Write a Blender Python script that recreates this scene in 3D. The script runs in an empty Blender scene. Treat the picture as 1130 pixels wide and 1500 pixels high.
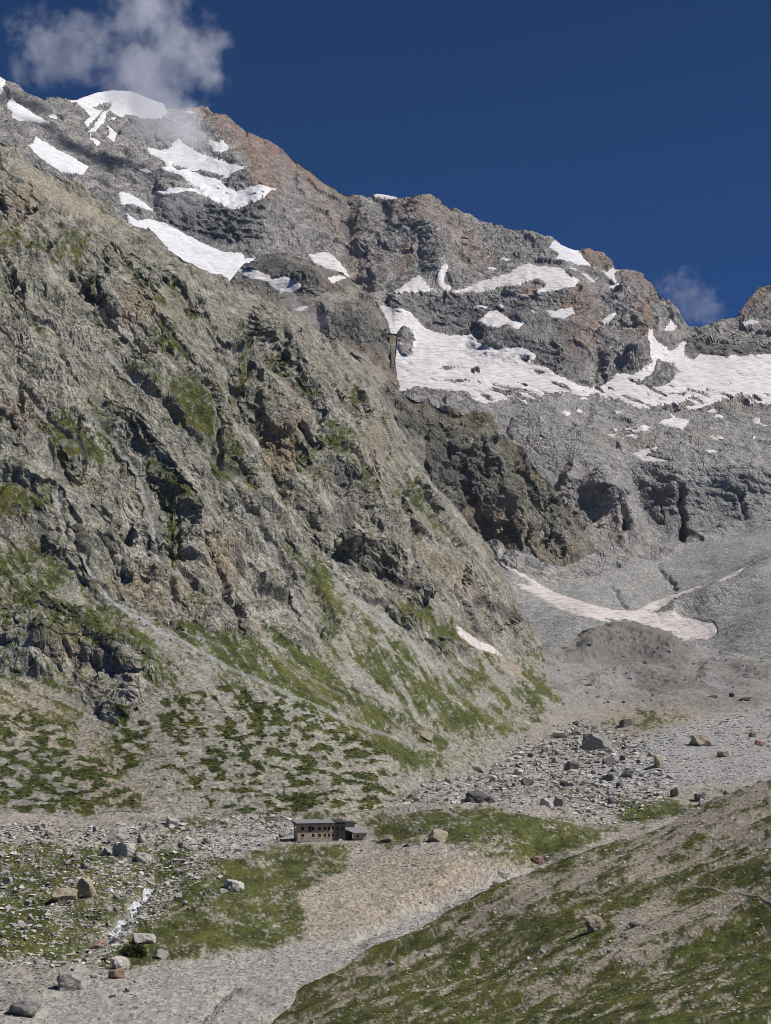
import bpy, bmesh, math, random
import numpy as np
from concurrent.futures import ThreadPoolExecutor

# ------------------------------------------------------------------ camera, sky, sun, exposure
scene = bpy.context.scene
COL = scene.collection
PITCH = math.radians(6.7)          # the photographer looks slightly up the valley
FOC = 2250.0                       # focal length in units of a 1130 x 1500 pixel image frame
CAM_Z = 45.0                       # eye height above the hut's doorstep

cam_data = bpy.data.cameras.new('camera')
cam_data.sensor_fit = 'VERTICAL'
cam_data.sensor_height = 24.0
cam_data.lens = 24.0 * FOC / 1500.0
cam_data.clip_start = 0.5
cam_data.clip_end = 30000.0
cam = bpy.data.objects.new('camera', cam_data)
COL.objects.link(cam)
cam.location = (0, 0, CAM_Z)
cam.rotation_euler = (math.radians(90) + PITCH, 0, 0)
scene.camera = cam

SUN_EL = math.radians(50)
SUN_AZ = math.radians(100)         # clockwise from the view direction: high on the right
sun_dir = (math.sin(SUN_AZ) * math.cos(SUN_EL), math.cos(SUN_AZ) * math.cos(SUN_EL), math.sin(SUN_EL))
world = bpy.data.worlds.new('World')
scene.world = world
world.use_nodes = True
wn = world.node_tree.nodes
sky = wn.new('ShaderNodeTexSky')
sky.sky_type = 'NISHITA'
sky.sun_disc = False
sky.sun_elevation = SUN_EL
sky.sun_rotation = SUN_AZ
sky.altitude = 10000
sky.air_density = 1.0
sky.dust_density = 0.0
sky.ozone_density = 10.0
wn['Background'].inputs['Strength'].default_value = 0.07
tint = wn.new('ShaderNodeMix'); tint.data_type = 'RGBA'; tint.blend_type = 'MULTIPLY'; tint.inputs[0].default_value = 1.0
tint.inputs[7].default_value = (0.42, 0.95, 1.17, 1)       # polarising filter: one even tint over the whole sky
world.node_tree.links.new(sky.outputs[0], tint.inputs[6])
world.node_tree.links.new(tint.outputs[2], wn['Background'].inputs['Color'])

sun_data = bpy.data.lights.new('sun', 'SUN')
sun_data.energy = 5.0
sun_data.angle = math.radians(0.5)
sun_data.color = (1.0, 0.975, 0.945)
sun = bpy.data.objects.new('sun', sun_data)
COL.objects.link(sun)
from mathutils import Vector, Matrix, Euler
sun.rotation_euler = Vector(sun_dir).to_track_quat('Z', 'Y').to_euler()
sun.location = (800, 200, 1500)

scene.view_settings.view_transform = 'Standard'
scene.view_settings.look = 'None'
scene.view_settings.exposure = 0.0
scene.view_settings.gamma = 1.0
scene.cycles.use_denoising = True
scene.cycles.filter_width = 0.9
scene.cycles.denoiser = 'OPENIMAGEDENOISE'
scene.cycles.denoising_prefilter = 'ACCURATE'
scene.cycles.volume_step_rate = 1.0
scene.cycles.max_bounces = 5
scene.cycles.volume_bounces = 4

random.seed(7)
RNG = np.random.default_rng(11)
F = np.float32
POOL = ThreadPoolExecutor(4)

# ------------------------------------------------------------------ image coordinates: pixel column (u), pixel row (v), unprojected at distance (Y) -> metres
CP, SP = math.cos(PITCH), math.sin(PITCH)
def place(u, v, Y):
    """World point seen at pixel column u / row v of the image frame, unprojected to forward distance Y."""
    u = np.asarray(u, dtype=np.float64); v = np.asarray(v, dtype=np.float64)
    a = (u - 565.0) / FOC
    b = -(v - 750.0) / FOC
    fw = CP - SP * b
    up = SP + CP * b
    return np.stack([a / fw * Y, np.broadcast_to(Y, np.shape(a)) * 1.0, CAM_Z + up / fw * Y], -1)

# ------------------------------------------------------------------ vectorised noise
_G = RNG.normal(size=(256, 3)); _G /= np.linalg.norm(_G, axis=1)[:, None]
_GX, _GY, _GZ = [np.ascontiguousarray(_G[:, k]).astype(F) for k in range(3)]
_R1 = RNG.random((1024, 8)).astype(F)
def _h(x, y, z, s):
    h = x * np.uint32(374761393) + y * np.uint32(668265263) + z * np.uint32(2147483647) + np.uint32(s * 1442695041 & 0xffffffff)
    h = (h ^ (h >> np.uint32(13))) * np.uint32(1274126177)
    return h ^ (h >> np.uint32(16))
def _split(fn, p):
    n = len(p)
    if n < 20000:
        return fn(p)
    parts = list(POOL.map(fn, np.array_split(p, max(4, n // 40000))))
    if isinstance(parts[0], tuple):
        return tuple(np.concatenate(c) for c in zip(*parts))
    return np.concatenate(parts)
def _perlin(p, s):
    fl = np.floor(p)
    i = fl.astype(np.int32).astype(np.uint32)
    f = (p - fl).astype(F)
    w = f * f * f * (f * (f * 6 - 15) + 10)
    out = np.zeros(len(p), F)
    for dx in (0, 1):
        wx = w[:, 0] if dx else 1 - w[:, 0]
        for dy in (0, 1):
            wxy = wx * (w[:, 1] if dy else 1 - w[:, 1])
            for dz in (0, 1):
                h = _h(i[:, 0] + np.uint32(dx), i[:, 1] + np.uint32(dy), i[:, 2] + np.uint32(dz), s) & np.uint32(255)
                g = _GX[h] * (f[:, 0] - dx) + _GY[h] * (f[:, 1] - dy) + _GZ[h] * (f[:, 2] - dz)
                out += wxy * (w[:, 2] if dz else 1 - w[:, 2]) * g
    return out * F(1.6)
def perlin(p, s=0):
    return _split(lambda q: _perlin(q, s), p)
def fbm(p, s=0, octaves=4, gain=0.5):
    def fn(q):
        o = np.zeros(len(q), F); a = 1.0; t = 0.0
        for k in range(octaves):
            o += F(a) * _perlin(q * F(2.03 ** k), s + k); t += a; a *= gain
        return o / F(t ** 0.5)
    return _split(fn, p)
def ridged(p, s=0, octaves=4, gain=0.5):
    """0..1, sharp crests at 1."""
    def fn(q):
        o = np.zeros(len(q), F); a = 1.0; t = 0.0; w = np.ones(len(q), F)
        for k in range(octaves):
            r = 1 - np.minimum(np.abs(_perlin(q * F(2.07 ** k), s + k)) * F(1.6), 1)
            r = r * r
            o += F(a) * r * w; w = np.clip(r * 1.6, 0.15, 1); t += a; a *= gain
        return o / F(t)
    return _split(fn, p)
def facet(p, s=0, tilt=0.6, off=0.35, soft=.12):
    """Blocky rock: nearest-cell planes, each with its own tilt and offset (in cells); soft = width of the step between two blocks."""
    def fn(q):
        fl = np.floor(q); i = fl.astype(np.int32).astype(np.uint32); f = (q - fl).astype(F)
        b1 = np.full(len(q), 9, F); b2 = np.full(len(q), 9.5, F); v1 = np.zeros(len(q), F); v2 = np.zeros(len(q), F)
        for dx in (-1, 0, 1):
            for dy in (-1, 0, 1):
                for dz in (-1, 0, 1):
                    h = _h(i[:, 0] + np.uint32(dx & 0xffffffff), i[:, 1] + np.uint32(dy & 0xffffffff), i[:, 2] + np.uint32(dz & 0xffffffff), s) & np.uint32(1023)
                    r = _R1[h]
                    ax = f[:, 0] - dx - r[:, 0]; ay = f[:, 1] - dy - r[:, 1]; az = f[:, 2] - dz - r[:, 2]
                    d = ax * ax + ay * ay + az * az
                    m = np.nonzero(d < b2)[0]
                    if len(m) == 0: continue
                    val = ((r[m, 3] - F(.5)) * ax[m] + (r[m, 4] - F(.5)) * ay[m] + (r[m, 5] - F(.5)) * az[m]) * F(2 * tilt) + (r[m, 6] - F(.5)) * F(2 * off)
                    first = d[m] < b1[m]
                    mf = m[first]; b2[mf] = b1[mf]; v2[mf] = v1[mf]; b1[mf] = d[mf]; v1[mf] = val[first]
                    ms = m[~first]; b2[ms] = d[ms]; v2[ms] = val[~first]
        t = np.clip((np.sqrt(b2) - np.sqrt(b1)) / F(soft), 0, 1)
        return v1 * (F(.5) + F(.5) * t) + v2 * (F(.5) - F(.5) * t)
    return _split(fn, p)
def sstep(a, b, x):
    t = np.clip((x - a) / (b - a), 0, 1)
    return t * t * (3 - 2 * t)

# ------------------------------------------------------------------ shapes in image coordinates
def near(u, v, pts, pad):
    p = np.asarray(pts, float)
    return np.nonzero((u > p[:, 0].min() - pad) & (u < p[:, 0].max() + pad) & (v > p[:, 1].min() - pad) & (v < p[:, 1].max() + pad))[0]
def _segdist(u, v, pts, closed=False):
    n = len(pts); best = np.full(len(u), 1e9); along = np.zeros(len(u)); side = np.zeros(len(u)); L = 0.0
    for k in range(n if closed else n - 1):
        ax, ay = pts[k]; bx, by = pts[(k + 1) % n]
        ex, ey = bx - ax, by - ay; l2 = ex * ex + ey * ey + 1e-9; l = l2 ** .5
        t = np.clip(((u - ax) * ex + (v - ay) * ey) / l2, 0, 1)
        dx = u - ax - t * ex; dy = v - ay - t * ey
        d = dx * dx + dy * dy
        m = d < best
        best[m] = d[m]; along[m] = L + t[m] * l; side[m] = np.sign(ex * dy[m] - ey * dx[m])
        L += l
    return np.sqrt(best), along / max(L, 1e-9), side
def inside(u, v, poly, pad=30):
    """Signed distance in image pixels, positive inside; -99 far outside."""
    out = np.full(len(u), -99.0)
    i = near(u, v, poly, pad)
    if len(i) == 0:
        return out
    uu, vv = u[i], v[i]
    c = np.zeros(len(i), bool); n = len(poly)
    for k in range(n):
        ax, ay = poly[k]; bx, by = poly[(k + 1) % n]
        if ay == by:
            continue
        m = ((ay > vv) != (by > vv)) & (uu < (bx - ax) * (vv - ay) / (by - ay) + ax)
        c ^= m
    d = _segdist(uu, vv, poly, True)[0]
    out[i] = np.where(c, d, -d)
    return out
def paint(arr, u, v, poly, val=1.0, soft=6.0):
    i = near(u, v, poly, soft + 2)
    if len(i):
        w = sstep(-soft / 2, soft / 2, inside(u[i], v[i], poly, soft + 3))
        arr[i] = arr[i] * (1 - w) + val * w
def stroke(arr, u, v, pts, width, val=1.0):
    i = near(u, v, pts, width * 1.6)
    if len(i):
        d, t, _ = _segdist(u[i], v[i], pts)
        w = 1 - sstep(width * .35, width, d)
        arr[i] = arr[i] * (1 - w) + val * w

# ------------------------------------------------------------------ objects
def tag(o, label=None, cat=None, group=None, kind=None):
    if label: o['label'] = label
    if cat: o['category'] = cat
    if group: o['group'] = group
    if kind: o['kind'] = kind
    return o
def mesh_np(name, co, tri, smooth=True):
    me = bpy.data.meshes.new(name)
    co = np.ascontiguousarray(co, dtype=F); tri = np.ascontiguousarray(tri, dtype=np.int32)
    me.vertices.add(len(co)); me.vertices.foreach_set('co', co.ravel())
    me.loops.add(tri.size); me.loops.foreach_set('vertex_index', tri.ravel())
    me.polygons.add(len(tri))
    me.polygons.foreach_set('loop_start', np.arange(0, tri.size, 3, dtype=np.int32))
    me.polygons.foreach_set('use_smooth', np.full(len(tri), bool(smooth)))
    me.update(calc_edges=True)
    return me
def add_obj(name, me, mat=None, parent=None):
    o = bpy.data.objects.new(name, me)
    COL.objects.link(o)
    if mat is not None and me is not None and len(me.materials) == 0: me.materials.append(mat)
    if parent is not None: o.parent = parent
    return o
def col_attr(me, name, rgba):
    a = me.color_attributes.new(name, 'FLOAT_COLOR', 'POINT')
    a.data.foreach_set('color', np.ascontiguousarray(rgba, dtype=F).ravel())
def tri_normals(co, tri):
    e = np.cross(co[tri[:, 1]] - co[tri[:, 0]], co[tri[:, 2]] - co[tri[:, 0]])
    n = np.zeros((len(co), 3))
    for k in range(3):
        for c in range(3):
            n[:, c] += np.bincount(tri[:, k], weights=e[:, c], minlength=len(co))
    n /= np.linalg.norm(n, axis=1)[:, None] + 1e-12
    return n

# ------------------------------------------------------------------ a sheet of mountain land
def tps(ctrl):
    c = np.asarray(ctrl, float); x = c[:, :2] / 100.0; y = 1000.0 / c[:, 2]
    n = len(c)
    d = np.linalg.norm(x[:, None] - x[None], axis=2)
    K = d ** 2 * np.log(d + 1e-9) + 0.02 * np.eye(n)
    Pm = np.hstack([np.ones((n, 1)), x])
    A = np.block([[K, Pm], [Pm.T, np.zeros((3, 3))]])
    sol = np.linalg.solve(A, np.concatenate([y, np.zeros(3)]))
    w, a = sol[:n], sol[n:]
    def ev(u, v):
        def fn(q):
            o = a[0] + a[1] * q[:, 0] + a[2] * q[:, 1]
            for k in range(n):
                r2 = (q[:, 0] - x[k, 0]) ** 2 + (q[:, 1] - x[k, 1]) ** 2
                o += w[k] * 0.5 * r2 * np.log(r2 + 1e-12)
            return o
        return 1000.0 / _split(fn, np.stack([u, v], -1) / 100.0)
    return ev

class Land:
    def __init__(self, name, u0, u1, top, bot, ctrl, step, back=((6, .25), (20, .5), (60, .6), (150, .65), (320, .65), (700, .6))):
        self.name = name
        # fine where the photograph looks, coarser beyond its edges
        us = np.unique(np.clip(np.concatenate([np.arange(u0, min(u1, -86), 36), np.arange(max(u0, -86), min(u1, -14), 9), np.arange(max(u0, -14), min(u1, 1144), step), np.arange(max(u0, 1144), min(u1, 1234), 9), np.arange(1234, max(u1, 1234), 36), [u1]]), u0, u1).round(3))
        nu = len(us)
        T = np.interp(us, *zip(*top)); B = np.interp(us, *zip(*bot))
        v0, v1 = T.min(), B.max()
        vs = np.unique(np.clip(np.concatenate([np.arange(v0, min(v1, -4), 9), np.arange(max(v0, -4), min(v1, 1512), step), np.arange(1512, min(max(v1, 1512.5), 1566), 9), np.arange(1566, max(v1, 1566), 36), [v1]]), v0, v1).round(3))
        nv = len(vs)
        V = np.clip(vs[None, :], T[:, None], B[:, None])
        jt = np.searchsorted(vs, T, 'right') - 1            # last row at or above the crest = the crest itself
        jb = np.searchsorted(vs, B, 'left')
        jt = np.clip(jt, 0, nv - 1); jb = np.clip(jb, 0, nv - 1)
        J = np.clip(np.arange(nv)[None, :], jt[:, None], jb[:, None])
        key = np.arange(nu)[:, None] * nv + J
        used, inv = np.unique(key, return_inverse=True)
        idx = inv.reshape(nu, nv)
        Ug = np.repeat(us[:, None], nv, 1)
        u = Ug.ravel()[used]; v = V.ravel()[used]
        a, b, c, d = idx[:-1, :-1].ravel(), idx[1:, :-1].ravel(), idx[1:, 1:].ravel(), idx[:-1, 1:].ravel()
        tri = np.concatenate([np.stack([a, d, c], 1), np.stack([a, c, b], 1)])
        ok = (tri[:, 0] != tri[:, 1]) & (tri[:, 1] != tri[:, 2]) & (tri[:, 0] != tri[:, 2])
        tri = tri[ok]
        self.ev = tps(ctrl)
        Y = self.ev(u, v)
        P = place(u, v, Y)
        crest = idx[np.arange(nu), jt]
        # the far side of the crest
        prev = crest; nb = len(u)
        addP, addT, addu, addv = [], [], [], []
        for dist, sl in back:
            q = P[crest].copy(); q[:, 1] += dist; q[:, 2] -= dist * sl
            q[:, 0] *= (1 + dist / P[crest][:, 1])
            ids = nb + np.arange(nu); nb += nu
            addP.append(q); addu.append(us); addv.append(T - 1)
            addT.append(np.stack([ids[:-1], prev[:-1], prev[1:]], 1)); addT.append(np.stack([ids[:-1], prev[1:], ids[1:]], 1))
            prev = ids
        self.nfront = len(u)
        self.u = np.concatenate([u] + addu); self.v = np.concatenate([v] + addv)
        self.P = np.concatenate([P] + addP); self.tri = np.concatenate([tri] + addT)
        self.idx, self.us, self.vs, self.jt, self.jb = idx, us, vs, jt, jb
        self.N = tri_normals(self.P, self.tri)
        if np.mean(self.N[:len(u), 2]) < 0:
            self.tri = self.tri[:, ::-1].copy(); self.N = -self.N
        self.step = step
        self.px = self.P[:, 1] / FOC                        # metres per image pixel here
    def move(self, d, direction=None):
        self.P += d[:, None] * (self.N if direction is None else np.asarray(direction, float)[None])
    def renormal(self):
        self.N = tri_normals(self.P, self.tri)
    def at(self, u, v):
        i = np.clip(np.searchsorted((self.us[1:] + self.us[:-1]) / 2, np.asarray(u)), 0, len(self.us) - 1)
        j = np.clip(np.searchsorted((self.vs[1:] + self.vs[:-1]) / 2, np.asarray(v)), self.jt[i], self.jb[i])
        return self.idx[i, j]
    def gully(self, pts, width, depth):
        """A groove (depth > 0) or a rib (depth < 0) along a line in image coordinates; width in image pixels."""
        i = near(self.u, self.v, pts, width * 3)
        if len(i):
            d, t, _ = _segdist(self.uw[i], self.vw[i], pts)
            prof = np.exp(-(d / width) ** 2) * np.clip(np.minimum(t, 1 - t) * 8 + .15, 0, 1)
            self.P[i] -= (depth * prof)[:, None] * self.N[i]
    def ledge(self, pts, bench, cliff, out):
        """A bench that ends in a cliff: the lip stands `out` metres proud of the even slope."""
        i = near(self.u, self.v, pts, max(bench, cliff) + 5)
        if len(i):
            d, t, s = _segdist(self.uw[i], self.vw[i], pts)
            d = d * s
            prof = np.where(d > 0, np.clip(1 - d / cliff, 0, 1), np.clip(1 + d / bench, 0, 1))
            prof = prof * sstep(0, .12, t) * (1 - sstep(.88, 1, t))
            r = self.P[i] - np.array([0, 0, CAM_Z]); r /= np.linalg.norm(r, axis=1)[:, None]
            self.P[i] -= (out * prof)[:, None] * r

# ------------------------------------------------------------------ procedural materials
class NT:
    def __init__(self, name):
        self.m = bpy.data.materials.new(name); self.m.use_nodes = True
        self.t = self.m.node_tree; self.n = self.t.nodes
        self.bsdf = self.n['Principled BSDF']
        self.bsdf.inputs['Specular IOR Level'].default_value = 0.15
        self.bsdf.inputs['Roughness'].default_value = 0.95
    def link(self, a, b): self.t.links.new(a, b)
    def pos(self):
        return self.n.new('ShaderNodeNewGeometry').outputs['Position']
    def mapping(self, vec, scale=(1, 1, 1), rot=(0, 0, 0)):
        k = self.n.new('ShaderNodeMapping'); k.inputs['Scale'].default_value = scale; k.inputs['Rotation'].default_value = rot
        self.link(vec, k.inputs['Vector']); return k.outputs[0]
    def noise(self, vec, scale, detail=4, rough=.55):
        k = self.n.new('ShaderNodeTexNoise'); k.inputs['Scale'].default_value = scale
        k.inputs['Detail'].default_value = detail; k.inputs['Roughness'].default_value = rough
        self.link(vec, k.inputs['Vector']); return k.outputs['Fac']
    def voro(self, vec, scale, out='Color'):
        k = self.n.new('ShaderNodeTexVoronoi'); k.inputs['Scale'].default_value = scale
        self.link(vec, k.inputs['Vector']); return k.outputs[out]
    def ramp(self, fac, a, b, lo=0.0, hi=1.0):
        k = self.n.new('ShaderNodeMapRange'); k.inputs[1].default_value = a; k.inputs[2].default_value = b
        k.inputs[3].default_value = lo; k.inputs[4].default_value = hi
        self.link(fac, k.inputs[0]); return k.outputs[0]
    def math(self, op, a, b=None):
        k = self.n.new('ShaderNodeMath'); k.operation = op
        for i, x in enumerate((a, b)):
            if x is None: continue
            if isinstance(x, (int, float)): k.inputs[i].default_value = x
            else: self.link(x, k.inputs[i])
        return k.outputs[0]
    def mix(self, fac, a, b, blend='MIX'):
        k = self.n.new('ShaderNodeMix'); k.data_type = 'RGBA'; k.blend_type = blend
        for s, x in ((k.inputs[0], fac), (k.inputs[6], a), (k.inputs[7], b)):
            if isinstance(x, (int, float)): s.default_value = x
            elif isinstance(x, tuple): s.default_value = (*x, 1)
            else: self.link(x, s)
        return k.outputs[2]
    def attr(self, name):
        k = self.n.new('ShaderNodeAttribute'); k.attribute_name = name
        s = self.n.new('ShaderNodeSeparateColor'); self.link(k.outputs['Color'], s.inputs[0])
        return s.outputs[0], s.outputs[1], s.outputs[2], k.outputs['Alpha']
    def bump(self, h, strength, dist):
        k = self.n.new('ShaderNodeBump'); k.inputs['Strength'].default_value = strength; k.inputs['Distance'].default_value = dist
        self.link(h, k.inputs['Height']); self.link(k.outputs[0], self.bsdf.inputs['Normal'])
    def out(self, col):
        self.link(col, self.bsdf.inputs['Base Color']); return self.m

def srgb(r, g, b, k=1.0):
    f = lambda c: (c / 12.92 if c <= .04045 else ((c + .055) / 1.055) ** 2.4) * k
    return (f(r / 255), f(g / 255), f(b / 255))

def land_material(name, px, rock_a, rock_b, warm, dark, lichen, scree_a, scree_b, grass_a, grass_b, stone=3.0, ys=1.0):
    """px: metres per picture element at this distance; all grain is scaled by it.
    masks_a = (grass, scree, warm, dark), masks_b = (pale, lichen, bare earth, -)"""
    t = NT(name); p = t.mapping(t.pos(), (1, ys, 1))
    g, sc, wa, da = t.attr('masks_a'); pa, li, ea, _ = t.attr('masks_b'); lt, gy, dk, _b = t.attr('masks_c')
    n_big = t.noise(p, 0.012 / px, 4); n_mid = t.noise(p, 0.055 / px, 5, .62); n_fine = t.noise(p, 0.22 / px, 4, .65)
    cell = t.voro(p, 0.16 / px); sep = t.n.new('ShaderNodeSeparateColor'); t.link(cell, sep.inputs[0])
    # rock
    rock = t.mix(t.ramp(n_mid, .38, .62), rock_a, rock_b)
    rock = t.mix(lt, rock, tuple(min(.6, c * 1.3) for c in rock_b))
    rock = t.mix(t.math('MULTIPLY', li, t.ramp(n_big, .35, .6, .25, 1)), rock, lichen)
    rock = t.mix(t.math('MULTIPLY', wa, t.ramp(n_mid, .3, .6)), rock, warm)
    rock = t.mix(t.math('MULTIPLY', da, t.ramp(n_fine, .25, .6, .45, 1)), rock, dark)
    rock = t.mix(1.0, rock, t.mix(t.ramp(n_fine, .36, .64), (.62, .62, .63), (1.34, 1.33, 1.30)), 'MULTIPLY')
    n_grain = t.noise(p, 0.7 / px, 3, .7)
    rock = t.mix(1.0, rock, t.mix(t.ramp(n_grain, .34, .66), (.68, .68, .68), (1.32, 1.32, 1.31)), 'MULTIPLY')
    rock = t.mix(.6, rock, t.mix(sep.outputs[0], (.74, .74, .75), (1.26, 1.25, 1.22)), 'MULTIPLY')
    # scree: every stone its own grey
    v2 = t.voro(p, 1.0 / (stone * px)); s2 = t.n.new('ShaderNodeSeparateColor'); t.link(v2, s2.inputs[0])
    scree = t.mix(t.ramp(n_mid, .38, .62), scree_a, scree_b)
    scree = t.mix(ea, scree, t.mix(n_mid, srgb(142, 126, 107), srgb(162, 148, 129)))
    scree = t.mix(gy, scree, t.mix(n_mid, srgb(120, 118, 115), srgb(146, 143, 139)))
    scree = t.mix(dk, scree, t.mix(n_mid, srgb(92, 89, 85), srgb(112, 108, 103)))
    scree = t.mix(1.0, scree, t.mix(s2.outputs[1], (.58, .58, .58), (1.42, 1.41, 1.39)), 'MULTIPLY')
    scree = t.mix(.5, scree, t.mix(t.ramp(n_fine, .3, .7), (.8, .8, .8), (1.2, 1.2, 1.2)), 'MULTIPLY')
    c = t.mix(sc, rock, scree)
    c = t.mix(pa, c, t.mix(1.0, (.335, .328, .315), t.mix(s2.outputs[1], (.75, .75, .75), (1.2, 1.2, 1.2)), 'MULTIPLY'))
    grass = t.mix(t.ramp(n_mid, .38, .62), grass_a, grass_b)
    grass = t.mix(t.ramp(n_big, .5, .72, 0, .55), grass, srgb(104, 96, 48))
    grass = t.mix(.9, grass, t.mix(t.ramp(t.math('MULTIPLY', t.math('ADD', n_fine, n_grain), .5), .38, .62), (.5, .52, .46), (1.5, 1.46, 1.5)), 'MULTIPLY')
    c = t.mix(g, c, grass)
    # joints: narrow grooves between blocks, long in the fall of the slope
    ve = t.n.new('ShaderNodeTexVoronoi'); ve.feature = 'DISTANCE_TO_EDGE'; ve.inputs['Scale'].default_value = 0.075 / px
    wob = t.n.new('ShaderNodeTexNoise'); wob.inputs['Scale'].default_value = .1 / px; wob.inputs['Detail'].default_value = 3; t.link(p, wob.inputs['Vector'])
    wv = t.n.new('ShaderNodeVectorMath'); wv.operation = 'MULTIPLY_ADD'; t.link(wob.outputs['Color'], wv.inputs[0]); wv.inputs[1].default_value = (7 * px,) * 3; t.link(t.mapping(p, (1, 1, .55), (.5, .3, .2)), wv.inputs[2])
    t.link(wv.outputs[0], ve.inputs['Vector'])
    groove = t.math('MULTIPLY', t.ramp(ve.outputs['Distance'], 0, .10, 0, 1), t.math('SUBTRACT', 1.0, sc))
    hgt = t.math('ADD', t.math('MULTIPLY', n_fine, t.ramp(sc, 0, 1, 1.0, .35)), t.math('MULTIPLY', s2.outputs[2], .45))
    hgt = t.math('ADD', hgt, t.math('ADD', t.math('MULTIPLY', groove, .7), t.math('MULTIPLY', n_grain, .45)))
    t.bump(hgt, .8, 2.0 * px)
    return t.out(c)

# ------------------------------------------------------------------ the lie of the land
STEP = 1.5
top_ridge = [(-720, -60), (-320, 30), (-200, 75), (-40, 108), (0, 113), (12, 120), (27, 128), (38, 140), (60, 148), (85, 146), (100, 150), (118, 144), (140, 137), (165, 133), (190, 134),
             (210, 142), (240, 152), (275, 158), (302, 161), (318, 168), (340, 178), (352, 186), (366, 194), (392, 206), (410, 217), (440, 235), (464, 255), (490, 270),
             (500, 279), (520, 287), (535, 289), (550, 284), (565, 286), (588, 292), (600, 287), (615, 286), (640, 294), (662, 303), (674, 315), (690, 319),
             (703, 327), (722, 330), (735, 334), (750, 339), (770, 341), (788, 341), (805, 349), (822, 360), (840, 367), (852, 370), (862, 369), (880, 375),
             (893, 383), (900, 395), (920, 397), (940, 400), (955, 412), (968, 431), (985, 448), (1000, 470), (1008, 480), (1030, 481), (1052, 476), (1070, 468),
             (1086, 463), (1092, 447), (1100, 436), (1112, 424), (1126, 416), (1175, 405), (1240, 392), (1330, 425), (1420, 450), (1520, 520)]
ridge_ctrl = [(-40, 110, 3000), (0, 115, 3050), (150, 135, 3350), (300, 162, 3350), (400, 212, 3250), (500, 280, 3100), (600, 288, 3080), (720, 332, 2980),
              (800, 348, 2900), (900, 398, 2800), (960, 420, 2720), (1005, 482, 2850), (1050, 480, 2830), (1128, 418, 3000), (1175, 405, 3050),
              (0, 200, 2720), (100, 230, 2780), (70, 300, 2600), (200, 250, 2880), (300, 240, 2980), (280, 300, 2800), (200, 320, 2640), (380, 290, 2880), (370, 380, 2640),
              (450, 330, 2860), (480, 400, 2680), (560, 380, 2760), (640, 380, 2760), (740, 390, 2740), (840, 400, 2700), (900, 440, 2600), (940, 500, 2560),
              (580, 450, 2540), (640, 470, 2540), (720, 460, 2560), (800, 470, 2510), (860, 500, 2470), (880, 560, 2330), (800, 540, 2360), (700, 520, 2400), (620, 520, 2380),
              (600, 570, 2240), (700, 580, 2210), (820, 580, 2200), (940, 590, 2200), (1000, 560, 2340), (1060, 520, 2560), (1130, 520, 2580), (1000, 520, 2560), (1130, 590, 2240), (1175, 540, 2500),
              (700, 640, 2040), (800, 640, 2010), (880, 640, 2010), (1000, 640, 2060), (1130, 640, 2060), (1175, 640, 2060),
              (780, 720, 1880), (880, 720, 1880), (1000, 710, 1930), (1100, 700, 1940), (1175, 720, 1920),
              (760, 800, 1660), (850, 800, 1740), (900, 810, 1730), (1000, 800, 1780), (1090, 770, 1830), (1175, 760, 1840),
              (740, 840, 1570), (820, 860, 1560), (900, 860, 1580), (980, 860, 1620), (1040, 840, 1640), (1100, 830, 1600), (1130, 800, 1700),
              (740, 900, 1470), (850, 900, 1440), (960, 915, 1430), (1040, 930, 1380), (1040, 880, 1470), (1130, 860, 1440), (1130, 920, 1330), (1175, 870, 1420),
              (740, 980, 1340), (950, 985, 1290), (1130, 985, 1230), (560, 620, 2150), (500, 560, 2300), (450, 470, 2480), (620, 700, 1960), (690, 780, 1760), (1175, 985, 1220), (1520, 520, 2900), (1520, 640, 2050), (1520, 780, 1800), (1520, 985, 1180), (-320, 40, 2850), (-320, 260, 2450), (-720, -50, 2700)]
bot_ridge = [(-720, 60), (-320, 190), (-40, 250), (0, 262), (100, 330), (200, 370), (300, 420), (400, 480), (500, 580), (560, 660), (640, 790), (720, 920), (760, 990), (1520, 1000)]
MOUNTAIN = Land('mountain', -720, 1520, top_ridge, bot_ridge, ridge_ctrl, STEP)

top_shoulder = [(330, 412), (345, 400), (354, 389), (366, 379), (385, 372), (412, 369), (440, 372), (456, 380), (468, 390), (485, 398), (502, 396), (520, 408), (536, 424),
                (550, 444), (562, 456), (573, 470), (577, 488), (575, 505), (572, 522), (577, 545), (582, 560), (586, 573), (600, 600), (620, 640)]
shoulder_ctrl = [(250, 400, 1900), (350, 392, 1900), (410, 370, 1930), (460, 384, 1910), (500, 400, 1960), (560, 455, 1870), (577, 488, 1820), (573, 520, 1780), (586, 573, 1720), (620, 640, 1640),
                 (400, 430, 1840), (470, 430, 1830), (450, 460, 1800), (520, 460, 1820), (540, 510, 1740), (480, 490, 1750), (560, 560, 1660), (520, 600, 1580), (350, 450, 1790), (560, 660, 1530), (450, 560, 1620)]
bot_shoulder = [(250, 440), (350, 470), (450, 560), (520, 640), (580, 690), (620, 700)]
SHOULDER = Land('rock_shoulder', 330, 620, top_shoulder, bot_shoulder, shoulder_ctrl, STEP, back=((5, .3), (20, .8), (60, .9), (150, .9), (300, .8)))

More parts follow.
